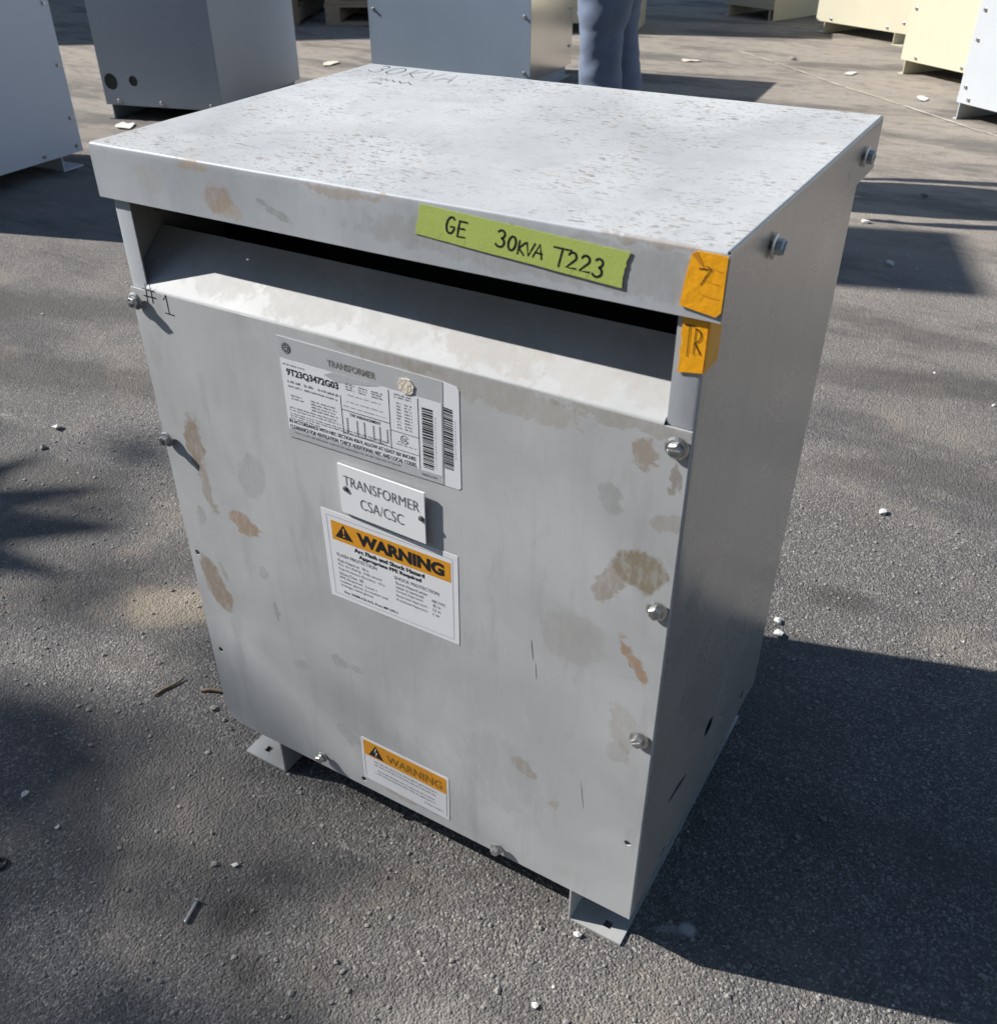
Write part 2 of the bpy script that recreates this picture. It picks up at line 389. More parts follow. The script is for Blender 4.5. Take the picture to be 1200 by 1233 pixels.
# ------------------------------------------------------------------ the transformer
W, D, T, L = .57, .410, .7216, .0479          # panel width, depth, lid top above base, skirt
ZT = T + HB
TX, TY = .285, .205
tr = tag(empty('transformer', (TX, TY, 0)),
         'scuffed light grey steel dry-type transformer with green and orange tape, in the foreground', 'transformer')
OFF = (-TX, -TY, 0)
def part(mb, name, mat, parent=tr, smooth=False):
    return mb.build(name, mat, parent, OFF if parent is tr else None, smooth)

def fwav(x, z):
    """outer surface of the front panel, y at (x, z over base)"""
    q = .0006 * noise.noise(Vector((x * 2.6, 3.3, z * 2.2))) + .00007 * noise.noise(Vector((x * 11, 7.3, z * 9)))
    c = max(0, .05 - math.hypot(x, z)) / .05
    return -.0016 + q + .004 * c * c

# side panels with front flange (the corner posts)
def side(xo, s, name):
    prof = [(xo + s * .0215, .0012), (xo + s * .0035, .0012), (xo + s * .0015, .0017), (xo + s * .0004, .003), (xo, .006)]
    prof += [(xo, y) for y in lin(.03, D - .003, 22)]
    zs = lin(HB + .001, ZT - .012, 24)
    mb = MB()
    def f(u, v):
        px, py = prof[u]
        wv = .0022 * noise.noise(Vector((py * 5, xo * 9, v * 4))) * (1 if 6 < u < len(prof) - 2 else 0)
        return (px + s * wv, py, v)
    mb.grid(f, range(len(prof)), zs)
    if s > 0: mb.F = [t[::-1] for t in mb.F]
    o = part(mb, name, M['steel_side'])
    mod(o, 'SOLIDIFY', thickness=.0015, offset=-1 if s < 0 else -1)
    baked(o)
    return o
sl_ = side(0.0, 1, 'side_panel'); sr_ = side(W, -1, 'side_panel')
sl_['label'] = 'left side panel with narrow front post'; sr_['label'] = 'plain shaded right side panel with knockout slots'
cb = MB()
def slot_cut(cb, y, z, ry, rz, rot):
    n = 16; V = []
    for k in range(n):
        a = 2 * math.pi * k / n; p, q = ry * math.cos(a), rz * math.sin(a)
        V.append((y + p * math.cos(rot) - q * math.sin(rot), z + p * math.sin(rot) + q * math.cos(rot)))
    vv = [(W - .02, a, b) for a, b in V] + [(W + .02, a, b) for a, b in V]
    cb.add(vv, [tuple(range(n))[::-1], tuple(range(n, 2 * n))] + [(k, (k + 1) % n, n + (k + 1) % n, n + k) for k in range(n)])
slot_cut(cb, .195, .111 + HB, .014, .0105, .0)
slot_cut(cb, .104, .100 + HB, .029, .0048, -.2)
slot_cut(cb, .345, .03 + HB, .006, .006, 0)
slot_cut(cb, .085, .012 + HB, .010, .0028, 0)
cut(sr_, cb)
for o in (sl_, sr_):
    autosmooth(o); o.data.materials.append(M['steel_post'])
    for p in o.data.polygons:
        if p.normal.y < -.6 and p.center.y < .01: p.material_index = 1

# back panel, bottom pan
o = part(MB().box(.002, W - .002, D - .002, D - .0005, HB + .002, ZT - .013), 'back_panel', M['steel_side'])
o = part(MB().box(.002, W - .002, .003, D - .003, HB + .002, HB + .004), 'bottom_pan', M['foot_steel'])

# front panel: flat sheet, bent back at the top into the vent slope
PT = .589
mb = MB()
mb.grid(lambda u, v: (u, fwav(u, v), v + HB), lin(.0008, W - .0008, 72), [0, .002] + lin(.02, PT - .004, 66) + [PT])
fp = part(mb, 'front_panel', M['steel_front'])
mod(fp, 'SOLIDIFY', thickness=.0014, offset=-1); baked(fp)
hc = MB()
for hx, hz in ((.0124, .2743), (.0155, .1265), (.5575, .1199), (.2225, .013)):
    hc.lathe([(.0036, -.02), (.0036, .02)], (hx, 0, hz + HB), (0, 1, 0), 14)
cut(fp, hc); autosmooth(fp)
th = R(40)
prof = [(-.0016, PT)] + [(-.0016 + .004 * (1 - math.cos(a)), PT + .004 * math.sin(a)) for a in lin(.15, math.pi/2 - th, 5)]
y0, z0 = prof[-1]
for d in (.003, .006, .02, .035, .05, .0665): prof.append((y0 + d * math.cos(th), z0 + d * math.sin(th)))
mb = MB()
def slope(u, v):
    y, z = prof[v]
    xa, xb = (.0224, W - .0224) if y < .0035 else (.0024, W - .0024)
    x = xa + (xb - xa) * u
    yy = y + (fwav(x, z) + .0016 if v < 2 else .0005 * noise.noise(Vector((x * 6, y * 8, 1.7))))
    return (x, yy, z + HB)
mb.grid(slope, lin(0, 1, 40), range(len(prof)))
vs = part(mb, 'vent_slope', M['steel_slope'], smooth=True)
vs['label'] = 'sloping sheet bent inward under the lid, half in shadow'
mod(vs, 'SOLIDIFY', thickness=.0012, offset=-1); baked(vs); autosmooth(vs)

# core and three coils inside, dark behind the vent
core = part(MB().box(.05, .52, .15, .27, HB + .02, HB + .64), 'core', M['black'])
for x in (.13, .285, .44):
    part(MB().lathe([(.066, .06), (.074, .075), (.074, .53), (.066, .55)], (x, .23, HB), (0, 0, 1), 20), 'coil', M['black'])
part(MB().box(.003, W - .003, .13, .134, HB + .01, ZT - .014), 'dark_backing', M['black'])  # black sheet added so the gap under the lid reads dark

# lid: warped top sheet with four turned-down skirts, open at the corners
LX0, LX1, LY0, LY1 = -.0113, W + .0093, -.0030, D + .0103
rb = .0022
def warp(x, y):
    e = min(x - LX0, LX1 - x, y - LY0, LY1 - y); k = min(1, max(0, e) / .06)
    return k * (.0022 * noise.noise(Vector((x * 3.5, y * 4.5, 5.1))) - .0015) + .0004 * noise.noise(Vector((x * 14, y * 14, 2)))
xs_ = lin(LX0 + rb, LX1 - rb, 60); ys_ = lin(LY0 + rb, LY1 - rb, 46)
top = MB(); top.grid(lambda u, v: (u, v, ZT + warp(u, v)), xs_, ys_)
lid = part(top, 'lid_top', M['steel_top'], smooth=True)
mod(lid, 'SOLIDIFY', thickness=.0012, offset=-1); baked(lid); autosmooth(lid)
def skirt(axis, const, sgn, name, lab, mat):
    mb = MB(); a0, a1 = ((xs_[0], xs_[-1]) if axis == 'x' else (ys_[0], ys_[-1]))
    e = rb - .0004
    us = lin(a0, a1, 40)
    pr = [(rb * (1 - math.sin(t)), -rb * (1 - math.cos(t))) for t in lin(0, math.pi/2, 6)] + [(0, -d) for d in lin(.006, L, 8)]
    def f(u, v):
        ins, dz = pr[v]; t = us[u]
        if v > 4: t = t + (-e if u == 0 else e if u == len(us) - 1 else 0)
        wv = .0007 * noise.noise(Vector((t * 5, const * 7, dz * 12))) * min(1, -dz / .02)
        zt = dz + ZT
        p = const - sgn * ins + wv
        if axis == 'x': return (t, p, zt + warp(us[u], const - sgn * rb) * max(0, 1 + dz / .01))
        return (p, t, zt + warp(const - sgn * rb, us[u]) * max(0, 1 + dz / .01))
    mb.grid(f, range(len(us)), range(len(pr)))
    flip = (axis == 'x' and sgn > 0) or (axis == 'y' and sgn < 0)
    if not flip: mb.F = [t[::-1] for t in mb.F]
    o = part(mb, name, mat, smooth=True); o['label'] = lab
    mod(o, 'SOLIDIFY', thickness=.0012, offset=-1); baked(o); autosmooth(o)
    return o
skirt('x', LY0, -1, 'lid_skirt', 'scuffed front skirt of the lid carrying the green tape', M['steel_lid'])
skirt('x', LY1, 1, 'lid_skirt', 'rear skirt of the lid', M['steel_lid'])
skirt('y', LX0, -1, 'lid_skirt', 'left skirt of the lid', M['steel_lid'])
skirt('y', LX1, 1, 'lid_skirt', 'shaded right skirt of the lid with two bolts', M['steel_side'])

# feet
def foot(xw, xo, hole):
    s = 1 if xo > xw else -1; mb = MB()
    y0, y1 = -.0015, D - .02
    a, b_ = sorted((xw, xo)); mb.box(a, b_, y0, y1, .0005, .0033)
    w0, w1 = sorted((xw, xw - s * .003)); mb2 = MB().box(w0, w1, y0, y1, .0005, HB + .0015)
    o = part(mb, 'foot', M['foot_steel'])
    hx, hy = hole
    cut(o, MB().box(hx - .0045, hx + .0045, hy - .0045, hy + .0045, -.02, .02))
    wb = mb2.build('web', M['foot_steel'], o)
    mod(wb, 'BEVEL', width=.0008, segments=2)
    return o
foot(.087, .021, (.046, .016)); foot(.502, .5625, (.541, .014))

# hex washer-head bolts
def bolt_mesh(r=.0062, h=.0055, slot=True, standoff=0.0, n_rot=0.0):
    mb = MB()
    prof = [(r * 1.55, standoff), (r * 1.55, standoff + .0009), (r * 1.25, standoff + .0018), (r * .9, standoff + .002)]
    if standoff > 0: mb.lathe([(r * .55, 0), (r * .55, standoff)], (0, 0, 0), (0, 0, 1), 12)
    mb.lathe(prof, (0, 0, 0), (0, 0, 1), 20)
    b0 = standoff + .0019
    ring = lambda rr, zz: [(rr * math.cos(n_rot + k * math.pi / 3), rr * math.sin(n_rot + k * math.pi / 3), zz) for k in range(6)]
    V = ring(r, b0) + ring(r, b0 + h * .82) + ring(r * .86, b0 + h)
    F = [(k, (k+1) % 6, 6 + (k+1) % 6, 6 + k) for k in range(6)] + [(6+k, 6 + (k+1) % 6, 12 + (k+1) % 6, 12 + k) for k in range(6)]
    F.append(tuple(range(12, 18))); F.append(tuple(range(6))[::-1])
    mb.add(V, F)
    if slot:   # the two walls of a screwdriver slot
        mb.box(-r * .8, r * .8, -.0011, -.0005, b0 + h, b0 + h + .0009); mb.box(-r * .8, r * .8, .0005, .0011, b0 + h, b0 + h + .0009)
    return mesh('bolt', mb.V, mb.F)
bm_flat = bolt_mesh(.0060, .0050, True, .0015, .2); bm_out = bolt_mesh(.0056, .0050, True, .0030, .5); bm_low = bolt_mesh(.0050, .0055, False, .004, .1)
def bolt(me, pos, nrm, parent=tr, off=OFF, roll=0.0, name='bolt'):
    o = link(name, me, M['zinc'], parent)
    q = Vector(nrm).to_track_quat('Z', 'Y')
    o.rotation_mode = 'QUATERNION'; o.rotation_quaternion = q @ Matrix.Rotation(roll, 3, 'Z').to_quaternion()
    o.location = Vector(pos) + Vector(off); return o
for me, x, z, ro in ((bm_out, .0083, .5772, .3), (bm_out, .0081, .4238, 1.2), (bm_flat, .560, .5747, .1), (bm_flat, .5595, .4219, 1.4),
                     (bm_flat, .5574, .2696, .6), (bm_low, .1628, .0215, .2), (bm_low, .4099, .0135, .8)):
    bolt(me, (x, fwav(x, z) - .0002, z + HB), (0, -1, 0), roll=ro)
for y in (.0928, .364): bolt(bm_flat, (LX1 + .0004, y, .697 + HB), (1, 0, 0), roll=y * 9)

# ---------------------------------------------------------------- lettering tools
def text_geo(s, bold=0.0):
    cu = bpy.data.curves.new('t', 'FONT'); cu.body = s; cu.size = 1.0; cu.offset = bold; cu.resolution_u = 3
    to = bpy.data.objects.new('t', cu); COL.objects.link(to)
    dg = bpy.context.evaluated_depsgraph_get(); dg.update()
    me = bpy.data.meshes.new_from_object(to.evaluated_get(dg))
    V = [(v.co.x, v.co.y) for v in me.vertices]; F = [tuple(p.vertices) for p in me.polygons]
    bpy.data.objects.remove(to); bpy.data.curves.remove(cu); bpy.data.meshes.remove(me)
    return V, F

class Sheet:
    """a flat label: a quad of four corners (TL TR BR BL) on a surface; contents in millimetres from its lower left"""
    def __init__(s, TL, TR, BR, BL, wmm, hmm, surf):
        q = [Vector(p) for p in (TL, TR, BR, BL)]; s.w, s.h = wmm, hmm
        s.q = [surf(p.x, p.y, 0) for p in q]
        c = (q[0] + q[2]) / 2; s.nrm = (surf(c.x, c.y, 1.0) - surf(c.x, c.y, 0.0))
    def at(s, x, y, d):
        u, v = x / s.w, y / s.h
        p = (s.q[3] * (1 - u) + s.q[2] * u) * (1 - v) + (s.q[0] * (1 - u) + s.q[1] * u) * v
        return p + s.nrm * d
    def outline(s, mb, pts, d, thick=.0003):
        n = len(pts); V = [s.at(x, y, d) for x, y in pts] + [s.at(x, y, d - thick) for x, y in pts]
        mb.add(V, [tuple(range(n))] + [(k, n + k, n + (k + 1) % n, (k + 1) % n) for k in range(n)])
    def rect(s, mb, x0, x1, y0, y1, d, nx=2, ny=2):
        mb.grid(lambda u, v: s.at(u, v, d), lin(x0, x1, nx), lin(y0, y1, ny))
    def text(s, mb, t, x0, x1, y0, y1, d, bold=0.0):
        V, F = text_geo(t, bold)
        a0 = min(v[0] for v in V); a1 = max(v[0] for v in V); b0 = min(v[1] for v in V); b1 = max(v[1] for v in V)
        mb.add([s.at(x0 + (p - a0) / (a1 - a0) * (x1 - x0), y0 + (q - b0) / (b1 - b0) * (y1 - y0), d) for p, q in V], F)
    def greek(s, mb, x0, x1, y0, y1, d, seed=0):      # print too small to read: a row of tiny marks
        rr = random.Random(seed); x = x0
        while x < x1 - .5:
            for _ in range(rr.randint(2, 7)):
                ww = rr.uniform(.5, .95); 
                if x + ww > x1: break
                k = rr.random(); yy1 = y1 - (y1 - y0) * (0 if k < .5 else .25); s.rect(mb, x, x + ww * .55, y0, yy1, d)
                if k > .3: s.rect(mb, x + ww * .55, x + ww, y0, y0 + (y1 - y0) * .35, d)
                x += ww + .35
            x += rr.uniform(.7, 1.6)
    def stroke(s, mb, pts, wd, d):
        P = [Vector(p) for p in pts]; n = len(P); a = []; b = []
        for i in range(n):
            t = (P[min(i+1, n-1)] - P[max(i-1, 0)]).normalized(); nn = Vector((-t.y, t.x))
            ww = wd * (.5 if 0 < i < n - 1 else .38)
            q = P[i] + (t * (wd * .35) if i == n - 1 else -t * (wd * .35) if i == 0 else Vector((0, 0)))
            a.append(q + nn * ww); b.append(q - nn * ww)
        V = [s.at(p.x, p.y, d) for p in a] + [s.at(p.x, p.y, d) for p in b]
        mb.add(V, [(i, n + i, n + i + 1, i + 1) for i in range(n - 1)])

def arc(cx, cy, rx, ry, a0, a1, n=9): return [(cx + rx * math.cos(R(a)), cy + ry * math.sin(R(a))) for a in lin(a0, a1, n)]
HAND = {   # handwriting strokes in a unit cell
    'G': [arc(.5, .5, .45, .5, 50, 330, 13) + [(.9, .42), (.5, .42)]],
    'E': [[(.1, 1), (.08, .5), (.12, 0), (.85, .04)], [(.08, .52), (.7, .55)], [(.1, .98), (.85, 1.0)]],
    '3': [arc(.45, .76, .34, .24, 150, -80, 9) + arc(.45, .26, .42, .27, 80, -150, 10)],
    '0': [arc(.5, .5, .42, .5, 80, 440, 18)],
    'K': [[(.1, 1), (.12, 0)], [(.85, .95), (.15, .45), (.9, .0)]],
    'V': [[(.05, 1), (.45, 0), (.95, 1.05)]],
    'A': [[(.05, 0), (.5, 1.05), (.92, -.02)], [(.2, .38), (.85, .36)]],
    'T': [[(0, .98), (1, 1.0)], [(.5, 1), (.46, 0)]],
    '2': [arc(.45, .72, .36, .28, 160, -30, 9) + [(.1, .02), (.95, .05)]],
    '#': [[(.32, 1), (.22, 0)], [(.72, 1), (.68, 0)], [(0, .70), (1, .68)], [(0, .32), (1, .33)]],
    '1': [[(.2, .72), (.5, 1), (.52, 0)], [(.1, .0), (1, -.02)]],
    '7': [[(.0, .92), (.5, .94), (.98, .98), (.6, .5), (.3, .0)], [(.55, 1.12), (.95, 1.0)]],
    'R': [[(.12, 1), (.1, 0)], arc(.15, .74, .62, .26, 100, -95, 9) + [(.95, 0)]],
}
def hand(sh, mb, ch, x, y, w_, h_, wd, d, k=0):
    for i, st in enumerate(HAND[ch]):
        sh.stroke(mb, [(x + a * w_, y + b * h_) for a, b in st], wd, d + .00004 * (i + k % 2))

S_front = lambda x, z, d: Vector((x, fwav(x, z) - d, z + HB))
S_lid = lambda x, z, d: Vector((x, LY0 - .0008 - d, z + HB))
S_top = lambda x, y, d: Vector((x, y, ZT + warp(x, y) + d))
def v2(a, b): return (a, b, 0)

def rounded(x0, x1, y0, y1, r, n=4):
    P = []
    for cx, cy, a in ((x1 - r, y1 - r, 0), (x0 + r, y1 - r, 90), (x0 + r, y0 + r, 180), (x1 - r, y0 + r, 270)):
        P += [(cx + r * math.cos(R(a + t)), cy + r * math.sin(R(a + t))) for t in lin(0, 90, n)]
    return P

# ---- nameplate
sh = Sheet(v2(.1828, .5791), v2(.3583, .577), v2(.356, .4768), v2(.1822, .4762), 175, 101, S_front)
mb = MB(); sh.outline(mb, rounded(0, 175, 0, 101, 1), .0006, .0007); npl = part(mb, 'nameplate', M['plate_alu'])
npl['label'] = 'printed rating nameplate with barcode and worn headline'
mb = MB(); sh.outline(mb, [(1.2, 8.5), (173.8, 8.5), (173.8, 80), (1.2, 80)], .00075, .0001); mb.build('printed_panel', M['white_label'], npl)
ik = MB(); d = .00088
sh.text(ik, '9T23Q3472G03', 7, 66, 63.5, 71.5, d, .03)
sh.text(ik, 'IN ACCORDANCE WITH NEC SECTION 450-9, ALLOW AT LEAST SIX INCHES', 3, 146, 15.2, 19.6, d, .015)
sh.text(ik, 'CLEARANCE FOR VENTILATION. CHECK ADDITIONAL NEC AND LOCAL CODES.', 3, 147, 9.3, 13.7, d, .015)
sh.text(ik, 'TAP ARRANGEMENT', 76, 110, 41.5, 44.5, d, .01)
for x in (67, 120, 150): sh.rect(ik, x, x + .6, 21 if x != 150 else 9, 60 if x == 67 else 79, d)
sh.rect(ik, 67, 120, 46, 46.6, d); sh.rect(ik, 67, 150, 22, 22.5, d); sh.rect(ik, 120, 150, 40, 40.5, d)
rr = random.Random(3); y = 12
while y < 72:
    hh = rr.choice((.7, .7, 1.2, 1.9)); sh.rect(ik, 154, 165, y, y + hh, d); y += hh + rr.choice((.6, .6, 1.0))
for x, y0_, y1_ in ((72, 24, 39), (83, 24, 39), (91, 23, 39), (101, 24, 39), (108, 23, 39), (116, 26, 39)):
    y = y0_
    while y < y1_: sh.rect(ik, x, x + 1.6, y, y + 1.0, d); y += 1.7
sh.text(ik, 'MADE IN USA', 152, 168, 3.4, 5.6, .00075, .0)
ik.build('lettering', M['ink'], npl)['kind'] = 'stuff'
gk = MB(); sd = 0
for (xa, xb, yy, hh) in ((4, 30, 74.5, 1.5), (7, 22, 57.5, 2.4), (26, 38, 57.5, 2.4), (42, 65, 57.5, 2.4), (7, 24, 53, 2.0), (26, 65, 53, 2.0),
                         (9, 22, 44, 1.6), (9, 24, 41, 1.6), (32, 60, 44, 1.6), (32, 62, 41, 1.6), (32, 60, 38, 1.6), (32, 62, 35, 1.6),
                         (5, 62, 31.5, 1.5), (5, 65, 28.7, 1.5), (5, 118, 25.2, 1.4), (5, 116, 22.8, 1.4), (5, 40, 20.4, 1.2),
                         (74, 84, 72, 1.6), (88, 98, 72, 1.6), (102, 114, 72, 1.6), (74, 84, 69.5, 1.6), (88, 98, 69.5, 1.6), (102, 114, 69.5, 1.6),
                         (74, 84, 67, 1.6), (88, 98, 67, 1.6), (102, 114, 67, 1.6), (76, 112, 62, 1.0), (74, 114, 55, 1.0), (70, 118, 50, 1.0),
                         (126, 144, 76, 1.6), (126, 144, 73.5, 1.6), (128, 134, 30, 1.2), (126, 148, 27.5, 1.2), (122, 146, 17, .1),
                         (8, 60, 5.2, 1.5), (62, 130, 5.0, 1.5)):
    sd += 1; sh.greek(gk, xa, xb, yy, yy + hh, d if yy > 9 else .00075, sd)
for i in range(9): sh.greek(gk, 128, 133, 44 + i * 3, 45.6 + i * 3, d, 70 + i); sh.greek(gk, 136, 144, 44 + i * 3, 45.6 + i * 3, d, 90 + i)
for i in range(22): sh.greek(gk, 167.2, 168.4, 14 + i * 2.4, 15.4 + i * 2.4, d, 120 + i)
sh.stroke(gk, [(135 + 4 * math.cos(R(a)), 34 + 4 * math.sin(R(a))) for a in lin(20, 340, 16)], .7, d)
sh.text(gk, 'UL', 133, 138, 32.2, 36, d + .00005, .01)
gk.build('fine_print', M['ink_grey'], npl)['kind'] = 'stuff'
wk = MB(); sh.text(wk, 'TRANSFORMER', 56, 108, 85, 91.5, .00075, .03); wk.build('worn_lettering', M['ink_faint'], npl)
lg = MB(); sh.outline(lg, [(10 + 5 * math.cos(R(a)), 91 + 5 * math.sin(R(a))) for a in range(0, 360, 15)], .0008, .0003)
lgo = lg.build('round_logo', M['ink'], npl)
lg = MB()
sh.stroke(lg, [(10 + 4 * math.cos(R(a)), 91 + 4 * math.sin(R(a))) for a in range(0, 361, 20)], .5, .0009)
sh.text(lg, 'GE', 7.6, 12.4, 88.8, 93.2, .0009, .02); lg.build('logo_monogram', M['plate_alu'], npl)
# smear of worn print across the headline: bare metal rubbed into the white
mb = MB(); sh.outline(mb, [(50, 75.5), (64, 71.5), (80, 74), (98, 76.5), (112, 80.3), (62, 80.6)], .0009, .0001)
mb.build('rubbed_patch', M['plate_alu'], npl)
mb = MB(); sh.outline(mb, [(139 + 8.2 * math.cos(R(a)) * rr.uniform(.85, 1.12), 87 + 7.6 * math.sin(R(a)) * rr.uniform(.85, 1.1)) for a in range(0, 360, 20)], .0014, .0008)
part(mb, 'paper_remnant', M['gum'])

# ---- barcode sticker half under the nameplate
sh = Sheet(v2(.3570, .5770), v2(.3738, .5748), v2(.3733, .4764), v2(.3560, .4764), 17, 99, S_front)
mb = MB(); sh.outline(mb, [(0, 0), (15, 0), (17, 2), (17, 97), (15, 99), (0, 99)], .00035); bs = part(mb, 'barcode_sticker', M['white_label'])
ik = MB(); y = 18
while y < 76:
    hh = rr.choice((.7, .7, 1.2, 1.9)); sh.rect(ik, 1.2, 10.2, y, y + hh, .0005); y += hh + rr.choice((.6, .6, 1.0))
ik.build('lettering', M['ink'], bs)['kind'] = 'stuff'
gk = MB()
for i in range(16): sh.greek(gk, 12.2, 13.6, 30 + i * 2.4, 31.4 + i * 2.4, .0005, 160 + i)
gk.build('fine_print', M['ink_grey'], bs)['kind'] = 'stuff'

# ---- engraved plate, standing proud on its right side
S_plate = lambda x, z, d: Vector((x, fwav(x, z) - d - .0015 - max(0, (x - .2388) / .098) * .0022, z + HB))
sh = Sheet(v2(.2388, .4643), v2(.3371, .4641), v2(.3361, .4082), v2(.2383, .4100), 98, 55, S_plate)
mb = MB(); sh.outline(mb, [(0, 0), (98, 0), (98, 55), (0, 55)], .0012, .0016); ep = part(mb, 'engraved_plate', M['white_plate'])
mb = MB(); sh.rect(mb, 0, 98, 0, 55, -.0004); mb.F = [f[::-1] for f in mb.F]; mb.build('plate_back', M['white_plate'], ep)
ik = MB(); sh.text(ik, 'TRANSFORMER', 6, 92, 33, 44, .0015, -.012); sh.text(ik, 'CSA/CSC', 24, 74, 12, 23.5, .0015, -.012)
ik.build('lettering', M['ink_grey'], ep)
for x, y in ((7.5, 29), (94, 27)):
    mb = MB(); c = sh.at(x, y, .0012); mb.lathe([(.0031, 0), (.0029, .0009), (.0018, .0016)], c, (0, -1, 0), 14)
    mb.build('rivet', M['ink_grey'], ep)

# ---- big warning label
sh = Sheet(v2(.209, .4039), v2(.3675, .4029), v2(.3662, .2942), v2(.2097, .2943), 158, 109, S_front)
mb = MB(); sh.outline(mb, [(0, 0), (158, 0), (158, 109), (0, 109)], .0003); wl = part(mb, 'warning_label', M['white_label'])
wl['label'] = 'white arc flash warning label with orange header'
mb = MB(); sh.rect(mb, 11, 150, 75, 98, .0004, 6, 2); mb.build('orange_header', M['orange'], wl)
ik = MB(); d = .00052
sh.text(ik, 'WARNING', 42, 143, 79, 94, d, .055)
sh.add_tri = None
tri = [(15, 79.5), (37, 79.5), (26, 96)]
ik.add([sh.at(x, y, d) for x, y in tri], [(0, 1, 2)])
ik.build('lettering', M['ink'], wl)
mb = MB(); mb.add([sh.at(x, y, d + .0001) for x, y in ((24.9, 92), (27.1, 92), (26.6, 85.2), (25.4, 85.2))], [(3, 2, 1, 0)])
mb.add([sh.at(26 + 1.2 * math.cos(R(a)), 82.6 + 1.2 * math.sin(R(a)), d + .0001) for a in range(0, 360, 30)], [tuple(range(12))])
mb.build('exclamation_mark', M['orange'], wl)
ik = MB()
for q in (('Arc Flash and Shock Hazard', 37, 120, 68.2, 73.5, d, .03), ('Appropriate PPE Required', 42, 116, 60.5, 66.4, d, .03), ('Bus: XFMR-CB A/G, Prot: MP UPS-1', 18, 85, 8.5, 12, d, .012)):
    ik = MB(); sh.text(ik, *q); ik.build('bold_print', M['ink'], wl)['kind'] = 'stuff'
gk = MB()
for t, xa, xb, y, hh in (('FLASH PROTECTION', 14, 63, 55.5, 4), ('SHOCK PROTECTION', 84, 136, 53.5, 4),
    ('Flash Hazard at:  18 in', 14, 52, 48.5, 3.6), ('Min. Arc Rating:  0.48 cal/cm2', 14, 68, 43, 3.6), ('Flash Protection Boundary:  10 in', 14, 71, 37.5, 3.6),
    ('Glove Class:  00', 14, 44, 32, 3.6), ('PPE Required:  Level 1', 14, 60, 26.5, 3.6), ('Leather gloves as needed with', 14, 74, 21.5, 3.6), ('Voltage rated gloves', 14, 55, 16.5, 3.6),
    ('Shock Hazard when', 85, 122, 47.5, 3.6), ('cover is removed:', 85, 118, 42.5, 3.6), ('480 VAC', 127, 143, 42.5, 3.4), ('Limited Approach:', 85, 117, 37, 3.6), ('42 in', 128, 137, 37, 3.4),
    ('Restricted Approach:', 85, 122, 31.5, 3.6), ('12 in', 128, 137, 31.5, 3.4), ('Prohibited Approach:', 85, 122, 26, 3.6), ('1 in', 128, 135, 26, 3.4)):
    sh.text(gk, t, xa, xb, y, y + hh, d, 0)
for x0, x1, y0_, y1_ in ((6, 152, 5, 5.3), (6, 152, 103, 103.3), (6, 6.3, 5, 103), (152, 152.3, 5, 103)): sh.rect(gk, x0, x1, y0_, y1_, .0004)
gk.build('fine_print', M['ink_grey'], wl)['kind'] = 'stuff'

# ---- small warning label
sh = Sheet(v2(.2254, .0894), v2(.3463, .0874), v2(.3449, .0152), v2(.2245, .0195), 120, 71, S_front)
mb = MB(); sh.outline(mb, rounded(0, 120, 0, 71, 3), .0003); wl = part(mb, 'warning_label', M['white_label'])
wl['label'] = 'smaller rounded warning label near the bottom edge'
mb = MB(); sh.outline(mb, [(3, 43), (117, 43)] + rounded(3, 117, 50, 68, 2.5)[:8], .0004, .0001); mb.build('orange_header', M['orange'], wl)
ik = MB(); d = .00054
ik.add([sh.at(x, y, d) for x, y in ((10, 45.5), (31, 45.5), (20.5, 65))], [(0, 1, 2)]); ik.build('triangle_symbol', M['ink'], wl)
mb = MB(); sh.stroke(mb, [(21, 61), (19, 54), (22, 54.5), (20, 48)], 1.6, d + .0001); mb.build('bolt_symbol', M['gum'], wl)
ik = MB(); sh.text(ik, 'WARNING', 36, 111, 47.5, 60, d, .02); ik.build('lettering', M['ink_brown'], wl)
gk = MB()
for i, (xa, xb, y) in enumerate(((17, 104, 36), (17, 102, 30.5), (21, 101, 22), (17, 104, 16.5), (86, 112, 9))): sh.greek(gk, xa, xb, y, y + 2.7, d, 300 + i)
for x0, x1, y0_, y1_ in ((3, 3.5, 5, 43), (116.5, 117, 5, 43)): sh.rect(gk, x0, x1, y0_, y1_, .0004)
gk.build('fine_print', M['ink_grey'], wl)['kind'] = 'stuff'

# ---- tapes
plain_crease = plain('green_tape_crease', (.47, .60, .20), .6)
sh = Sheet(v2(.3458, .7185), v2(.5129, .7105), v2(.5083, .6848), v2(.3398, .6955), 168, 25, S_lid)
mb = MB(); rr = random.Random(11)
ol = [(x, 25 + rr.uniform(-.25, .1)) for x in lin(0, 168, 18)] + [(168 + rr.uniform(-1.4, .3), y) for y in lin(24, 1, 12)] + \
     [(x, rr.uniform(-.1, .25)) for x in lin(167, 0, 18)] + [(rr.uniform(-.5, 1.0), y) for y in lin(1, 24, 10)]
sh.outline(mb, ol[::-1], .0001, .0004); gt = part(mb, 'green_tape', M['green_tape']); gt['label'] = 'strip of green tape with black handwriting'
dd = .00022
for ch, x, w_, y, h_ in (('G', 25, 8, 7.5, 13), ('E', 35, 8, 6.5, 12.5), ('3', 67, 8.5, 7, 12.5), ('0', 77, 7, 6.5, 10.5), ('K', 85.5, 6, 5.5, 9.5), ('V', 91.5, 7, 5.5, 9.5), ('A', 98, 8, 6, 9.5),
                         ('T', 113, 13, 4, 13), ('2', 124, 8.5, 4.5, 11.5), ('2', 134, 8.5, 4.5, 11.5), ('3', 144, 8.5, 3.5, 12.5)):
    ik = MB(); hand(sh, ik, ch, x, y, w_, h_, 1.75, dd); ik.build('handwritten_letter', M['marker'], gt)
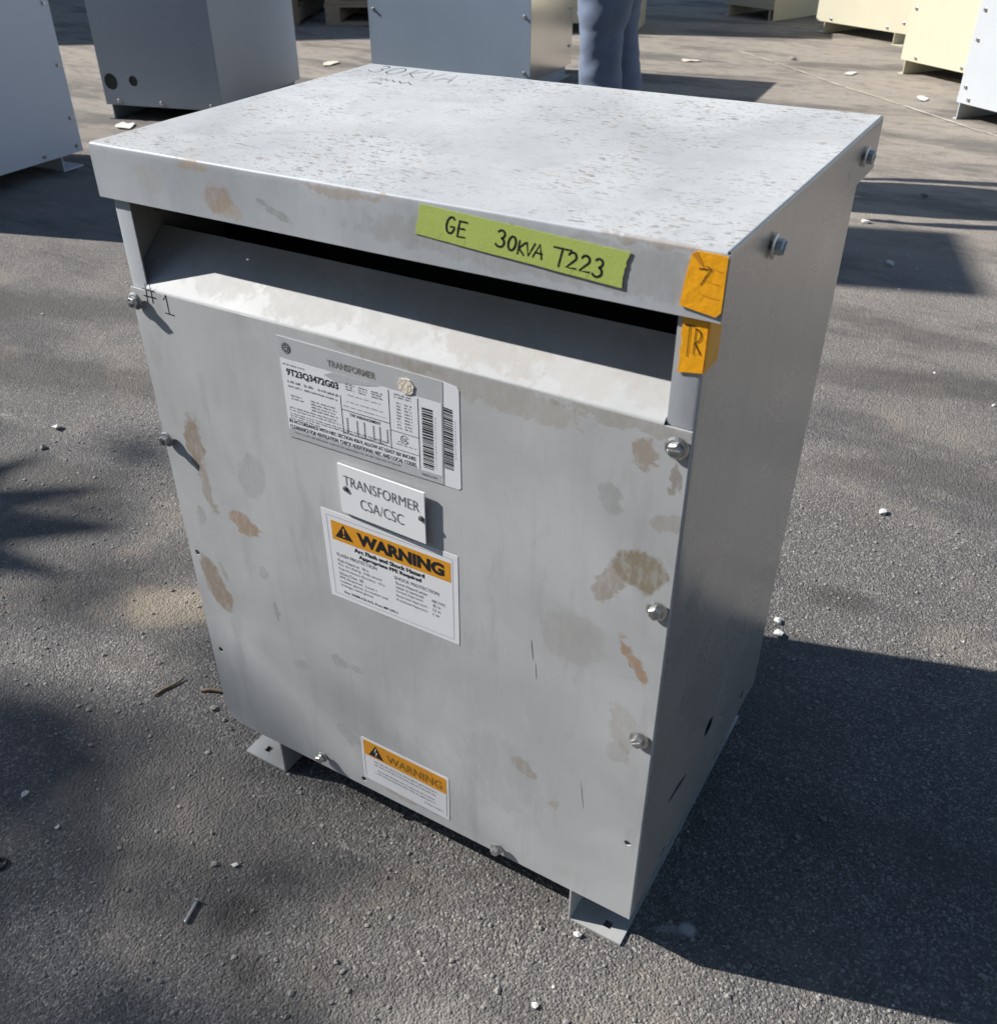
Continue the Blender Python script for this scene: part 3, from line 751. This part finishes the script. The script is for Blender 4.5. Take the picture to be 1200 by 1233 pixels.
for P in ([(20, .6), (22.5, 6)], [(42, .6), (43, 5)], [(129, .6), (129.5, 6)], [(141, .6), (143, 7)], [(154, 10), (160, 7), (165, 6)]):
    cr = MB(); sh.stroke(cr, P, .4, .00018); cr.build('crease', plain_crease, gt)

sh = Sheet(v2(.5527, .7185), v2(.5785, .7195), v2(.5785, .6786), v2(.5500, .6815), 28, 40, S_lid)
mb = MB(); sh.outline(mb, [(0, 0), (14, -.6), (25, -1), (28, 3), (28, 39), (22, 40), (6, 40.6), (2, 38), (.6, 20)], .0003, .0006)
ot = part(mb, 'orange_tape', M['orange_tape']); ot['label'] = 'orange tape patch on the lid corner'
ik = MB(); hand(sh, ik, '7', 9, 18, 9, 12, .8, .00055); ik.build('handwritten_number', M['marker'], ot)
mb = MB(); mb.add([sh.at(x, y, .0005) for x, y in ((2, 38), (6, 40.4), (14, 28))], [(0, 2, 1)])
mb.build('folded_corner', plain('orange_tape_back', (.62, .25, .01), .6), ot)
oc = plain('orange_tape_crease', (.45, .17, .01), .6)
for a, b, c_, d_ in ((18, 31, 26, 29), (14, 22, 25, 20.5), (12, 12, 26, 11)):
    cr = MB(); sh.stroke(cr, [(a, b), ((a + c_) / 2, (b + d_) / 2 - .6), (c_, d_)], .35, .00045); cr.build('crease', oc, ot)

S_post = lambda x, z, d: Vector((x, .0004 - d, z + HB))
sh = Sheet(v2(.5515, .6728), v2(.5702, .6728), v2(.5702, .634), v2(.5525, .632), 22, 39, S_post)
mb = MB(); sh.outline(mb, [(0, 0), (22, .6), (22, 38.6), (0, 39), (1.2, 34), (.2, 26), (1.5, 22), (.3, 15), (.9, 8)], .0005, .0006)
x1 = W + .0014
wrap = MB(); wrap.grid(lambda u, v: (x1 + (-.0006 if u == 0 else 0), -.0004 + u * .027, v + HB), [0, .1, .5, 1], lin(.6346, .6722, 6))
mb.add(wrap.V, wrap.F)
ot = part(mb, 'orange_tape', M['orange_tape']); ot['label'] = 'orange tape patch on the corner post under the lid'
for q in (('T', 3.2, 12, 8, 22), ('R', 11.5, 14, 7.5, 18)):
    ik = MB(); hand(sh, ik, *q, .9, .0008); ik.build('handwritten_letter', M['marker'], ot)

# ---- handwriting straight on the steel
sh = Sheet(v2(0, .6), v2(.1, .6), v2(.1, .5), v2(0, .5), 100, 100, S_front)
for q in (('#', 18, 78, 16, 18), ('1', 42, 71, 13, 19)):
    ik = MB(); hand(sh, ik, *q, 1.35, .0002); part(ik, 'handwritten_number', M['marker'])
sh = Sheet(v2(-.003, .418), v2(.14, .402), v2(.14, .302), v2(-.003, .318), 143, 100, S_top)
ik = MB()
for ch, x, w_ in (('3', 8, 20), ('0', 30, 24), ('K', 60, 22), ('V', 84, 22), ('A', 108, 24)): 
    ik = MB(); hand(sh, ik, ch, x + 6, 64, w_ * .92, 33, 1.1, .0003); part(ik, 'handwritten_letter', M['marker_thin'])
ik = MB()
sh.stroke(ik, [(52, 30), (56, 42), (60, 32), (64, 42), (68, 33), (74, 40), (80, 33), (84, 40), (90, 32), (96, 40), (104, 34)], 1.6, .0004)
part(ik, 'marker_scribble', M['marker_thin'])
ik = MB(); sh.stroke(ik, [(58, 14), (64, 20), (74, 18)], 1.4, .0004); part(ik, 'marker_scribble', M['marker_thin'])

# ------------------------------------------------------------------ other cabinets in the yard
bm_small = bolt_mesh(.006, .006, False, .0, .1)
def cabinet(label, cat, fl, ang, wd, dp, ht, foot_h, mat, holes=(), group='enclosures standing around the yard', bolts=(), side_down=False, lid=True, side_bolts=(), name='transformer_cabinet', feet_in=.03, z=0, side_mat=None, cross_feet=False):
    """fl = ground point under the front left corner, ang = direction of the front face seen from above"""
    r = tag(empty(name, (fl[0], fl[1], z), ang), label, cat, group)
    z0, z1 = foot_h, foot_h + ht
    body = MB().box(.002, wd - .002, .003, dp, z0 + .004, z1 - .01).build('body', M['black'] if holes else mat, r)  # black behind holes, standing in for an unlit hollow inside
    def sheet(nm, x0, x1, y0, y1, za, zb, mt=None):
        return MB().box(x0, x1, y0, y1, za, zb).build(nm, mt or mat, r)
    f = sheet('front_panel', 0, wd, -.0005, .002, z0, z1 - .02)
    hs = [q for q in holes if q[0] == 'f']
    if hs:
        c = MB()
        for _, hx, hz, hr in hs: c.lathe([(hr, -.03), (hr, .03)], (hx, 0, hz), (0, 1, 0), 20)
        cut(f, c)
    s1 = sheet('side_panel', wd - .0015, wd + .001, .0025, dp, (.002 if side_down else z0), z1 - .02, side_mat)
    hs = [q for q in holes if q[0] == 's']
    if hs:
        c = MB()
        for _, hy, hz, hr in hs: c.lathe([(hr, -.03), (hr, .03)], (wd, hy, hz), (1, 0, 0), 20)
        cut(s1, c)
    sheet('side_panel', -.001, .0015, .0025, dp, z0, z1 - .02)
    if lid: 
        o = MB().box(-.012, wd + .012, -.014, dp + .012, z1 - .045, z1).build('lid', mat, r); mod(o, 'BEVEL', width=.003, segments=2)
    if cross_feet:
        for ya, s in ((.10, 1), (dp - .10, -1)):
            a, b = sorted((ya - s * .09, ya)); q = MB().box(.02, wd - .004, a, b, .0006, .005)
            a, b = sorted((ya, ya + s * .004)); q.box(.02, wd - .004, a, b, .0006, z0 + .003); q.build('foot', mat, r)
    for xa, s in () if cross_feet else ((feet_in, 1), (wd - feet_in, -1)):
        q = MB(); a, b = sorted((xa - s * (feet_in - .004), xa)); q.box(a, b, -.004, dp, .0006, .005)
        a, b = sorted((xa, xa + s * .004)); q.box(a, b, -.0035, dp, .0006, z0 + .003)
        q.build('foot', mat, r)
    for bx, bz in bolts: bolt(bm_small, (bx, -.0006, bz), (0, -1, 0), r, (0, 0, 0))
    for by, bz in side_bolts: bolt(bm_small, (wd + .0012, by, bz), (1, 0, 0), r, (0, 0, 0))
    return r

YARD = 'enclosures standing around the yard'
# tall pale cabinet at the left edge: its shaded right-hand face looks at the camera
cabinet('light grey enclosure cut off by the left edge, its shaded side in view', 'cabinet', (-3.08, 1.08), R(3), .58, .80, .88, .055, M['shell_grey'],
        cross_feet=True, side_bolts=[(.775, z) for z in (.18, .36, .56)] + [(.775, .08), (.62, .075), (.40, .075)], name='equipment_cabinet')
for k, nm in enumerate(('lower', 'upper')):  # unseen stack, added to throw the soft shadow band on the asphalt
    cabinet(nm + ' grey box of an unseen stack added beyond the left edge to cast a square shadow', 'cabinet', (-4.50, .62), R(17), .42, .50, 1.665, .06, M['shell_grey'], name='equipment_cabinet', z=k * 1.73)
cabinet('mid grey enclosure with two round black holes low on its front', 'transformer', (-3.086, 2.503), R(13), .592, .733, .80, .062, M['mid_grey'],
        holes=[('f', .048, .158, .034), ('f', .165, .165, .022)], bolts=[(.07, .08), (.29, .08), (.54, .08)], side_mat=plain('bounce_lightened_galvanised', (.50, .50, .51), .42, .4, .03, 3))  # side coloured lighter than the front for the ground bounce it gets
cabinet('blue-grey enclosure behind the lid, left of the person in jeans', 'transformer', (-2.490, 3.70), R(5.5), .87, .54, .66, .06, M['blue_grey'],
        bolts=[(.84, .1), (.84, .34), (.03, .34)], side_bolts=[(.5, .15), (.5, .32)], side_mat=M['bright_side'])
cabinet('cream enclosure behind the person, only its lower corner showing', 'transformer', (-2.53, 5.55), R(14), .62, .45, .78, .0555, M['cream'], side_down=True)
an = R(-23)
cabinet('farthest cream enclosure with a round hole in its shaded side', 'transformer', (-1.700, 6.745), an, .42, .50, .80, .07, M['cream'],
        holes=[('s', .11, .20, .022)], bolts=[(.03, .1), (.39, .1)], side_down=True)
an = R(-28.7)
cabinet('wide cream enclosure, second from the left of the cream row at upper right', 'transformer', (-.955, 6.29), an, .69, .50, .85, .065, M['cream'],
        bolts=[(.66, z) for z in (.12, .30)] + [(.12, .085), (.55, .085)], feet_in=.075)
an = R(-36)
cabinet('cream enclosure half hidden by the pale grey one at the right edge', 'transformer', (-.213, 5.145), an, .56, .50, .90, .066, M['cream'],
        bolts=[(.035, .30), (.10, .085), (.40, .085)], feet_in=.035)
cabinet('pale grey enclosure cut off by the right edge of the picture', 'transformer', (.203, 4.225), an, .62, .50, .90, .066, M['pale_grey'],
        bolts=[(.03, .13), (.03, .31), (.03, .42), (.06, .085)], feet_in=.02)

# ------------------------------------------------------------------ pallets in the shade at the back
def pallet_parts():
    P = []
    Wp, Dp = 1.0, 1.2
    for x in (0.0, .45, .90): P.append(('stringer', MB().box(x, x + .10, 0, Dp, .020, .108)))
    for k in range(6): y = k * (Dp - .11) / 5; P.append(('deck_board', MB().box(-.005, Wp + .005, y, y + .11, .1085, .128)))
    for k in range(3): y = k * (Dp - .11) / 2; P.append(('bottom_board', MB().box(-.005, Wp + .005, y, y + .11, .0005, .0195)))
    return [(n, mesh(n, q.V, q.F)) for n, q in P]
PP = pallet_parts()
def pallet(loc, rz, label):
    r = tag(empty('wooden_pallet', loc, rz), label, 'pallet', 'wooden pallets stacked in the shade')
    for n, me in PP: link(n, me, M['wood'], r)
lv = ('bottom', 'second', 'third', 'top')
for k in range(4):
    pallet((-3.965 + .01 * k, 5.165, .129 * k), R(25 + (k % 2) * 1.2), lv[k] + ' wooden pallet of the stack just left of the blue-grey enclosure')
for k in range(4):
    pallet((-5.005, 4.575 + .008 * k, .129 * k), R(25 - (k % 2) * 1.5), lv[k] + ' wooden pallet of the stack just right of the mid grey enclosure with holes')

# ------------------------------------------------------------------ the person in jeans
def skin_mesh(name, pts, edges, mat, parent, levels=2, root=0, wrinkle=0.0, wscale=9):
    me = mesh(name, pts, []); me.edges.add(len(edges))
    for i, e in enumerate(edges): me.edges[i].vertices = e[:2]
    me.update()
    o = link(name, me, mat, parent)
    mod(o, 'SKIN', use_smooth_shade=True)
    return o, me, levels
def skinned(name, J, E, mat, parent, levels=2, root=None, wrinkle=0.0):
    names = list(J); V = [J[n][0] for n in names]
    me = bpy.data.meshes.new(name); me.from_pydata([tuple(v) for v in V], [(names.index(a), names.index(b)) for a, b in E], []); me.update()
    o = link(name, me, None, parent)
    mod(o, 'SKIN', use_smooth_shade=True)
    for i, n in enumerate(names):
        rr_ = J[n][1]; me.skin_vertices[0].data[i].radius = rr_ if isinstance(rr_, tuple) else (rr_, rr_)
        me.skin_vertices[0].data[i].use_root = (n == root)
    mod(o, 'SUBSURF', levels=levels, render_levels=levels)
    baked(o); o.data.materials.clear(); o.data.materials.append(mat)
    for p in o.data.polygons: p.use_smooth = True
    if wrinkle:
        for v in o.data.vertices:
            c = v.co; k = noise.noise(Vector((c.x * 9 + c.z * 6, c.y * 9, c.z * 15))) * wrinkle + (.5 - abs(noise.noise(Vector((c.x * 16 + c.z * 12, c.y * 16 - c.z * 7, c.z * 26))))) * wrinkle * .9
            v.co = c + v.normal * k
    return o
def person(loc, rz):
    r = tag(empty('person', loc, rz), 'person in blue jeans standing behind the transformer, only the legs in view', 'person')
    # local frame: faces -y, x to their left
    J = {'pelvis': ((0, 0, .96), (.135, .10)), 'waist': ((0, 0, 1.12), (.13, .095)), 'chest': ((0, -.01, 1.32), (.15, .105)), 'neck0': ((0, .01, 1.48), (.065, .06)),
         'neck1': ((0, 0, 1.54), .052), 'head0': ((0, -.01, 1.62), (.068, .085)), 'head1': ((0, -.01, 1.70), (.07, .088)), 'head2': ((0, 0, 1.76), (.05, .065))}
    E = [('pelvis', 'waist'), ('waist', 'chest'), ('chest', 'neck0'), ('neck0', 'neck1'), ('neck1', 'head0'), ('head0', 'head1'), ('head1', 'head2')]
    for s, t in ((1, 'l'), (-1, 'r')):
        fy_ = -.055 if s > 0 else .04
        J.update({'hip' + t: ((s * .09, 0, .90), .085), 'knee' + t: ((s * .10, fy_ * .5 - .015, .50), .052), 'calf' + t: ((s * .10, fy_ * .8 + .02, .34), .05), 'ankle' + t: ((s * .105, fy_, .09), .035), 'toe' + t: ((s * .12, fy_ - .14, .045), .034),
                  'sh' + t: ((s * .185, .01, 1.42), .055), 'elb' + t: ((s * .25, .03, 1.13), .04), 'wr' + t: ((s * .27, -.10, .90), .027), 'palm' + t: ((s * .27, -.13, .83), (.022, .036))})
        E += [('pelvis', 'hip' + t), ('hip' + t, 'knee' + t), ('knee' + t, 'calf' + t), ('calf' + t, 'ankle' + t), ('ankle' + t, 'toe' + t), ('chest', 'sh' + t), ('sh' + t, 'elb' + t), ('elb' + t, 'wr' + t), ('wr' + t, 'palm' + t)]
        for k, (dy, ln) in enumerate(((-.030, .075), (-.010, .085), (.010, .078), (.028, .06))):
            a = 'f%d%s' % (k, t); J[a + 'a'] = ((s * .27, -.14 + dy, .79), .009); J[a + 'b'] = ((s * .262, -.145 + dy, .79 - ln * .55), .0085); J[a + 'c'] = ((s * .245, -.14 + dy, .79 - ln), .007)
            E += [('palm' + t, a + 'a'), (a + 'a', a + 'b'), (a + 'b', a + 'c')]
        J['th' + t] = ((s * .262, -.175, .83), .010); J['tj' + t] = ((s * .25, -.195, .79), .009); E += [('palm' + t, 'th' + t), ('th' + t, 'tj' + t)]
    skinned('body', J, E, M['skin'], r, 2, 'pelvis')
    Jj = {'p': ((0, 0, .97), (.19, .15)), 'w': ((0, 0, 1.06), (.155, .118))}; Ej = [('p', 'w')]
    for s, t in ((1, 'l'), (-1, 'r')):
        fy_ = -.055 if s > 0 else .04
        Jj.update({'h' + t: ((s * .092, 0, .86), .135), 'm' + t: ((s * .092, fy_ * .25, .70), .118), 'k' + t: ((s * .10, fy_ * .5 - .012, .50), .079), 'c' + t: ((s * .10, fy_ * .8 + .015, .33), .078), 'a' + t: ((s * .105, fy_ + .005, .09), .074), 'b' + t: ((s * .105, fy_ + .005, .055), .074)})
        Ej += [('p', 'h' + t), ('h' + t, 'm' + t), ('m' + t, 'k' + t), ('k' + t, 'c' + t), ('c' + t, 'a' + t), ('a' + t, 'b' + t)]
    skinned('jeans', Jj, Ej, M['denim'], r, 3, 'p', .009)
    Js = {'c': ((0, -.008, 1.30), (.178, .132)), 'b': ((0, 0, 1.12), (.162, .125)), 'a': ((0, 0, .99), (.175, .135)), 'n': ((0, .008, 1.45), (.10, .085))}
    Es = [('c', 'b'), ('b', 'a'), ('c', 'n')]
    for s, t in ((1, 'l'), (-1, 'r')):
        Js['s' + t] = ((s * .19, .01, 1.41), .075); Js['e' + t] = ((s * .228, .02, 1.22), .062); Es += [('c', 's' + t), ('s' + t, 'e' + t)]
    skinned('shirt', Js, Es, M['shirt'], r, 2, 'c', .006)
    for s in (1, -1):
        fy_ = -.055 if s > 0 else .04
        skinned('boot', {'h': ((s * .105, fy_ + .03, .05), (.046, .048)), 'm': ((s * .11, fy_ - .06, .05), (.046, .046)), 't': ((s * .118, fy_ - .16, .035), (.043, .032)), 'a': ((s * .105, fy_ + .01, .13), .05)},
                [('h', 'm'), ('m', 't'), ('h', 'a')], M['boot'], r, 2, 'h')
    skinned('hair', {'a': ((0, .01, 1.77), (.072, .085)), 'b': ((0, .05, 1.72), (.075, .06)), 'c': ((0, .06, 1.64), (.06, .04))}, [('a', 'b'), ('b', 'c')], M['hair'], r, 2, 'a')
    mb = MB(); mb.lathe([(.012, 0), (.010, .012), (.003, .022)], (0, -.095, 1.655), (0, -1, -.3), 10); mb.build('nose', M['skin'], r, smooth=True)
    for s in (1, -1):
        mb = MB(); mb.lathe([(.010, -.004), (.009, .004), (.003, .008)], (s * .03, -.083, 1.69), (0, -1, 0), 10); mb.build('eye', M['stone_white'], r, smooth=True)
        mb = MB(); mb.lathe([(.022, 0), (.026, .006), (.016, .012)], (s * .068, .005, 1.675), (s, .25, 0), 10); mb.build('ear', M['skin'], r, smooth=True)
    MB().box(-.022, .022, -.096, -.088, 1.606, 1.613).build('mouth', plain('lips', (.34, .15, .12)), r)
    return r
person((-.70, 2.645, 0), R(-66)).scale = (.93, .93, .97)

# ------------------------------------------------------------------ things out of frame to the left that shade the yard
def tree(loc, ht, cz, rad, label, nleaf, seed, lsize=.09):
    rr = random.Random(seed)
    r = tag(empty('shade_tree', loc), label, 'tree')
    tm = MB(); trunk = [Vector((rr.uniform(-.1, .1) * k, rr.uniform(-.1, .1) * k, ht * .62 * k / 5)) for k in range(6)]
    tm.tube(trunk, [.17, .15, .13, .115, .10, .07], 10)
    tips = []
    for k in range(13):
        b0 = trunk[3 + k % 3]; a = k * 2.4; e = Vector((math.cos(a) * rad[0] * rr.uniform(.5, .85), math.sin(a) * rad[1] * rr.uniform(.5, .85), cz + rr.uniform(-.5, .75) * rad[2]))
        md = b0.lerp(e, .5) + Vector((0, 0, .25)); tm.tube([b0, md, e], [.06, .04, .015], 6); tips += [md, e, b0.lerp(md, .6)]
    tm.build('trunk', M['bark'], r)
    lm = MB(); cl = []
    for k in range(90):
        while True:
            q = Vector((rr.uniform(-1, 1), rr.uniform(-1, 1), rr.uniform(-1, 1)))
            if .25 < q.length < 1: break
        cl.append(Vector((q.x * rad[0], q.y * rad[1], cz + q.z * rad[2])))
    for k in range(nleaf):
        c = rr.choice(cl); p = c + Vector((rr.gauss(0, .26), rr.gauss(0, .26), rr.gauss(0, .20)))
        u = Vector((rr.uniform(-1, 1), rr.uniform(-1, 1), rr.uniform(-.6, .6))).normalized(); v = u.orthogonal().normalized()
        v = (Matrix.Rotation(rr.uniform(0, 6.28), 3, u) @ v); s = lsize * rr.uniform(.6, 1.3)
        lm.add([p - u * s, p + v * s * .42, p + u * s, p - v * s * .42], [(0, 1, 2, 3)])
    lm.build('crown', M['leaf'], r)
    return r
def sunward(gx, gy, z):
    t = z / TO_SUN.z; return Vector((gx, gy, 0)) + TO_SUN * t
c = sunward(-1.95, -1.12, 6.2)
tree((c.x, c.y, 0), 6.6, 6.2, (1.6, 1.05, 1.0), 'leafy tree outside the left edge whose soft shade falls on the near asphalt', 6500, 5)

def palm(loc, ht, label):
    rr = random.Random(4); r = tag(empty('fan_palm', loc), label, 'palm')
    mb = MB(); mb.tube([(0, 0, 0), (.02, 0, ht * .5), (0, .02, ht)], [.09, .075, .06], 10); mb.build('trunk', M['bark'], r)
    for k in range(11):
        a = k * 2.399 + .3; el = R(rr.uniform(-15, 55)); d = Vector((math.cos(a) * math.cos(el), math.sin(a) * math.cos(el), math.sin(el)))
        base = Vector((0, 0, ht)); hub = base + d * .42; sidev = d.cross(Vector((0, 0, 1))).normalized()
        f = MB(); f.tube([base, base.lerp(hub, .5) + Vector((0, 0, .03)), hub], [.012, .010, .008], 6)
        for j in range(11):
            t = R(-105 + 21 * j); dd_ = (d * math.cos(t) + sidev * math.sin(t)).normalized(); ln = .42 * (1 - .25 * abs(j - 5) / 5)
            n_ = dd_.cross(Vector((0, 0, 1))).normalized()
            f.add([hub, hub + dd_ * ln * .55 + n_ * .055, hub + dd_ * ln - Vector((0, 0, .05)), hub + dd_ * ln * .55 - n_ * .055], [(0, 1, 2, 3)])
        f.build('frond', M['palm'], r)
    return r
c = sunward(-1.47, -.24, 2.2)
palm((c.x, c.y, 0), 2.05, 'fan palm outside the left edge whose spiky shade shows at the left border')

# warehouse is unseen, added far left to shade the pallets and back yard
wx, wy = -5.047 - 6.58, 3.778 - 1.99
wh = tag(empty('shade_warehouse', (wx - 3.2, wy - 2.0, 0), R(33)), 'unseen warehouse building beyond the upper left, its shade lying over the pallets', 'building')
Hw = 4.82
MB().box(0, 9.5, 0, 9, 0, Hw - .25).build('wall', M['stucco'], wh)
MB().box(-.15, 9.65, -.12, 9.15, Hw - .248, Hw).build('roof', M['roof'], wh)
for x in (1.2, 5.4):
    o = MB().box(x, x + 3, -.05, -.003, .02, 3.2).build('roller_door', M['shutter'], wh)
    for k in range(15): MB().box(x + .05, x + 2.95, -.065, -.0505, .08 + k * .2, .22 + k * .2).build('slat', M['shutter'], o)

ws = tag(empty('sky_block', (-3.5, -6.2, 0), R(4)), 'unseen dark workshop behind the photographer, facing the front of the transformer', 'building')  # unseen building added to block low sky and darken the vent recess
MB().box(0, 16, -7, 0, 0, 6.2).build('wall', plain('sky_block_wall', (.17, .155, .145), .85, 0, .2, 3, .4, 40), ws)
MB().box(-.2, 16.2, -7.2, .25, 6.203, 6.5).build('roof', M['roof'], ws)
for x in (1.5, 5.0, 10.5):
    o = MB().box(x, x + 1.8, .003, .06, 1.2, 2.9).build('window', M['shutter'], ws)
    for k in range(2): MB().box(x + .08 + k * .86, x + .86 + k * .86, .061, .068, 1.28, 2.82).build('pane', plain('dark_window_glass', (.03, .035, .04), .08), o)

# ------------------------------------------------------------------ small things on the asphalt
def pebble(x, y, s, mat, label, cat='stone', name='pebble', seed=0, group=None):
    rr = random.Random(seed or int(abs(x * 9173 + y * 577) * 10))
    bm = bmesh.new(); bmesh.ops.create_icosphere(bm, subdivisions=1, radius=s * .85)
    for v in bm.verts:
        v.co *= 1 + .8 * noise.noise(v.co / s * .9 + Vector((x * 50, y * 50, seed))); v.co.z *= .6; v.co.x *= 1.25
    me = bpy.data.meshes.new(name); bm.to_mesh(me); bm.free()
    o = link(name, me, mat, None, (x, y, s * .5)); o.rotation_euler = (0, 0, rr.uniform(0, 6)); tag(o, label, cat, group); return o
pebble(-.175, -.200, .0060, M['stone_white'], 'largest white pebble on the shaded asphalt near the left edge')
pebble(.517, -.0145, .0048, M['stone_white'], 'white pebble beside the right foot of the transformer')
pebble(-.097, -.213, .0034, M['stone_white'], 'small white pebble right of the steel ring at lower left')
pebble(-.073, .034, .0060, M['stone_grey'], 'brown grey pebble under the twig at the lower left corner')
pebble(.130, -.1405, .0042, M['stone_white'], 'white pebble right of a grey one, above the lying screw')
pebble(.108, -.152, .0046, M['stone_grey'], 'grey pebble left of a white one, above the lying screw')
pebble(.557, .583, .0085, M['stone_white'], 'white pebble at the far edge of the transformer shadow')
pebble(.549, .612, .0075, M['stone_white'], 'white pebble in the sun just beyond the transformer shadow')
pebble(.515, -.108, .0040, M['stone_white'], 'white pebble alone near the bottom edge of the picture')
pebble(-.925, .463, .010, M['stone_white'], 'white stone on sunlit asphalt at the left')
pebble(-.885, .392, .008, M['stone_grey'], 'flat grey stone below a white stone at the left')
pebble(.62, .998, .008, M['stone_white'], 'white stone on the asphalt right of the transformer')
pebble(.32, 3.0, .014, M['stone_grey'], 'grey stone inside the shadow band at the right')
pebble(.21, 2.62, .012, M['stone_white'], 'white stone at the rim of the shadow band at the right')
pebble(.36, 2.28, .014, M['stone_white'], 'pale stone in the soft shadow beyond the lid')
pebble(-.79, 5.27, .02, M['stone_grey'], 'dark clod beside the faded white line')

mb = MB(); rr = random.Random(2)
def scrap(x, y, s, seed, label, mat='paper'):
    q = random.Random(seed); n = 9; V = []
    for k in range(n):
        a = 2 * math.pi * k / n; rad = s * q.uniform(.55, 1.1); V.append((rad * math.cos(a) * 1.6, rad * math.sin(a), .004 + q.uniform(0, .006)))
    b = len(V); V2 = [(p[0] * .97, p[1] * .97, p[2] - .0025) for p in V]
    V += V2; F = [tuple(range(n)), tuple(range(2 * n - 1, n - 1, -1))] + [(k, n + k, n + (k + 1) % n, (k + 1) % n) for k in range(n)]
    o = link('paper_scrap', mesh('paper_scrap', V, F), M[mat], None, (x, y, 0)); o.rotation_euler = (0, 0, q.uniform(0, 6)); tag(o, label, 'litter', 'scraps of litter on the asphalt')
scrap(-2.90, 2.42, .05, 1, 'bright white scrap under the mid grey enclosure with holes')
scrap(-.75, 4.0, .03, 2, 'pale scrap on the sunlit asphalt right of the person', 'paper')
scrap(-1.28, 4.98, .04, 3, 'small scrap with an orange tint between the two shadow bands', 'gum')
scrap(-3.02, 4.02, .05, 6, 'tan scrap on the sunlit strip left of the blue-grey enclosure', 'gum')
scrap(-.42, 5.0, .035, 4, 'white scrap left of the half hidden cream enclosure')
scrap(.02, 4.55, .03, 5, 'white scrap in front of the half hidden cream enclosure')

def twig(a, b, rad, label, bend=.006):
    a, b = Vector((*a, rad * 1.1)), Vector((*b, rad * 1.3)); m_ = a.lerp(b, .5); d_ = (b - a).normalized(); nn = Vector((-d_.y, d_.x, 0))
    mb = MB(); mb.tube([a, a.lerp(b, .3) + nn * bend, a.lerp(b, .65) - nn * bend * .4, b], [rad * .8, rad, rad * .9, rad * .5], 7)
    o = mb.build('twig', M['twig'], None, None, True); tag(o, label, 'twig')
twig((-.163, .009), (-.151, .057), .0021, 'pale dry twig lying left of the transformer', .0015)
twig((-.113, .050), (-.070, .072), .0028, 'dark twig touching the lower left corner of the transformer', .002)

sc_ = tag(empty('screw', (.134, -.225, .0)), 'bright steel screw lying on the asphalt at lower left', 'screw')
d_ = Vector((.127 - .134, -.201 + .225, 0)); dn = d_.normalized()
mb = MB(); mb.lathe([(.0012, -.001), (.0021, .001), (.0021, .0255)], (0, 0, .0030), dn, 10); mb.build('shank', M['zinc'], sc_)
mb = MB(); mb.lathe([(.0042, .0255), (.0042, .0275), (.0028, .0285)], (0, 0, .0035), dn, 12); mb.build('head', M['zinc'], sc_)
mb = MB(); n = 20; P = [(-.112 + .0075 * math.cos(2 * math.pi * k / n), -.283 + .0075 * math.sin(2 * math.pi * k / n), .0022) for k in range(n + 1)]
mb.tube(P, .0018, 7); tag(mb.build('steel_ring', M['black'], None, None, True), 'dark steel ring on the asphalt at the left edge', 'ring')

# faded painted line: broken flakes of paint
mb = MB(); rr = random.Random(8); a = Vector((-1.133, 5.392)); b = Vector((.415, 3.961)); dv = (b - a).normalized(); nv = Vector((-dv.y, dv.x)); t = 0; LN = (b - a).length
while t < LN + .6:
    ln = rr.uniform(.05, .22); ww = rr.uniform(.004, .009); off = .02 * noise.noise(Vector((t * 1.5, 0, 0))) + rr.uniform(-.003, .003)
    if rr.random() < .93 or t < .3:
        P = [a + dv * t + nv * (off - ww * rr.uniform(.3, 1)), a + dv * (t + ln * .5) + nv * (off - ww), a + dv * (t + ln) + nv * (off - ww * rr.uniform(.2, .8)),
             a + dv * (t + ln) + nv * (off + ww * rr.uniform(.2, .8)), a + dv * (t + ln * .4) + nv * (off + ww), a + dv * t + nv * (off + ww * rr.uniform(.2, .9))]
        mb.add([(p.x, p.y, .0035 + .0004 * (len(mb.F) % 2)) for p in P], [(0, 1, 2, 3, 4, 5)])
    t += ln + rr.choice((-.004, -.004, -.004, .03))
tag(mb.build('painted_line', M['chalk']), kind='structure')

# loose grit, far too many grains to count
bm = bmesh.new(); bmesh.ops.create_icosphere(bm, subdivisions=1, radius=1); base_v = [v.co.copy() for v in bm.verts]; base_f = [tuple(v.index for v in f.verts) for f in bm.faces]; bm.free()
def grit(n, area, smin, smax, name, mat, label, seed):
    rr = random.Random(seed); V = []; F = []
    for k in range(n):
        x, y = area(rr); s = smin + (smax - smin) * rr.random() ** 3; sx, sy, sz = s * rr.uniform(.7, 1.3), s * rr.uniform(.7, 1.3), s * rr.uniform(.45, .9)
        a = rr.uniform(0, 6.28); ca, sa = math.cos(a), math.sin(a); b = len(V)
        for v in base_v:
            j = rr.uniform(.8, 1.2); p, q = v.x * sx * j, v.y * sy * j; V.append((x + p * ca - q * sa, y + p * sa + q * ca, v.z * sz * j + sz * .35))
        F += [(i + b, j_ + b, k_ + b) for i, j_, k_ in base_f]
    o = link(name, mesh(name, V, F), mat); tag(o, label, 'grit', kind='stuff')
near = lambda rr: (rr.uniform(-.9, 1.0), rr.uniform(-.45, 1.0))
mid = lambda rr: (rr.uniform(-3.5, 1.2), rr.uniform(.2, 6.8))
grit(5200, near, .0011, .0034, 'loose_grit', M['stone_grey'], 'loose grey grit strewn over the near asphalt', 1)
grit(450, near, .0008, .0017, 'pale_grit', M['stone_white'], 'pale stone chips strewn over the near asphalt', 2)
grit(240, mid, .0016, .0045, 'far_grit', M['stone_white'], 'pale chips and crumbs scattered over the far asphalt', 3)
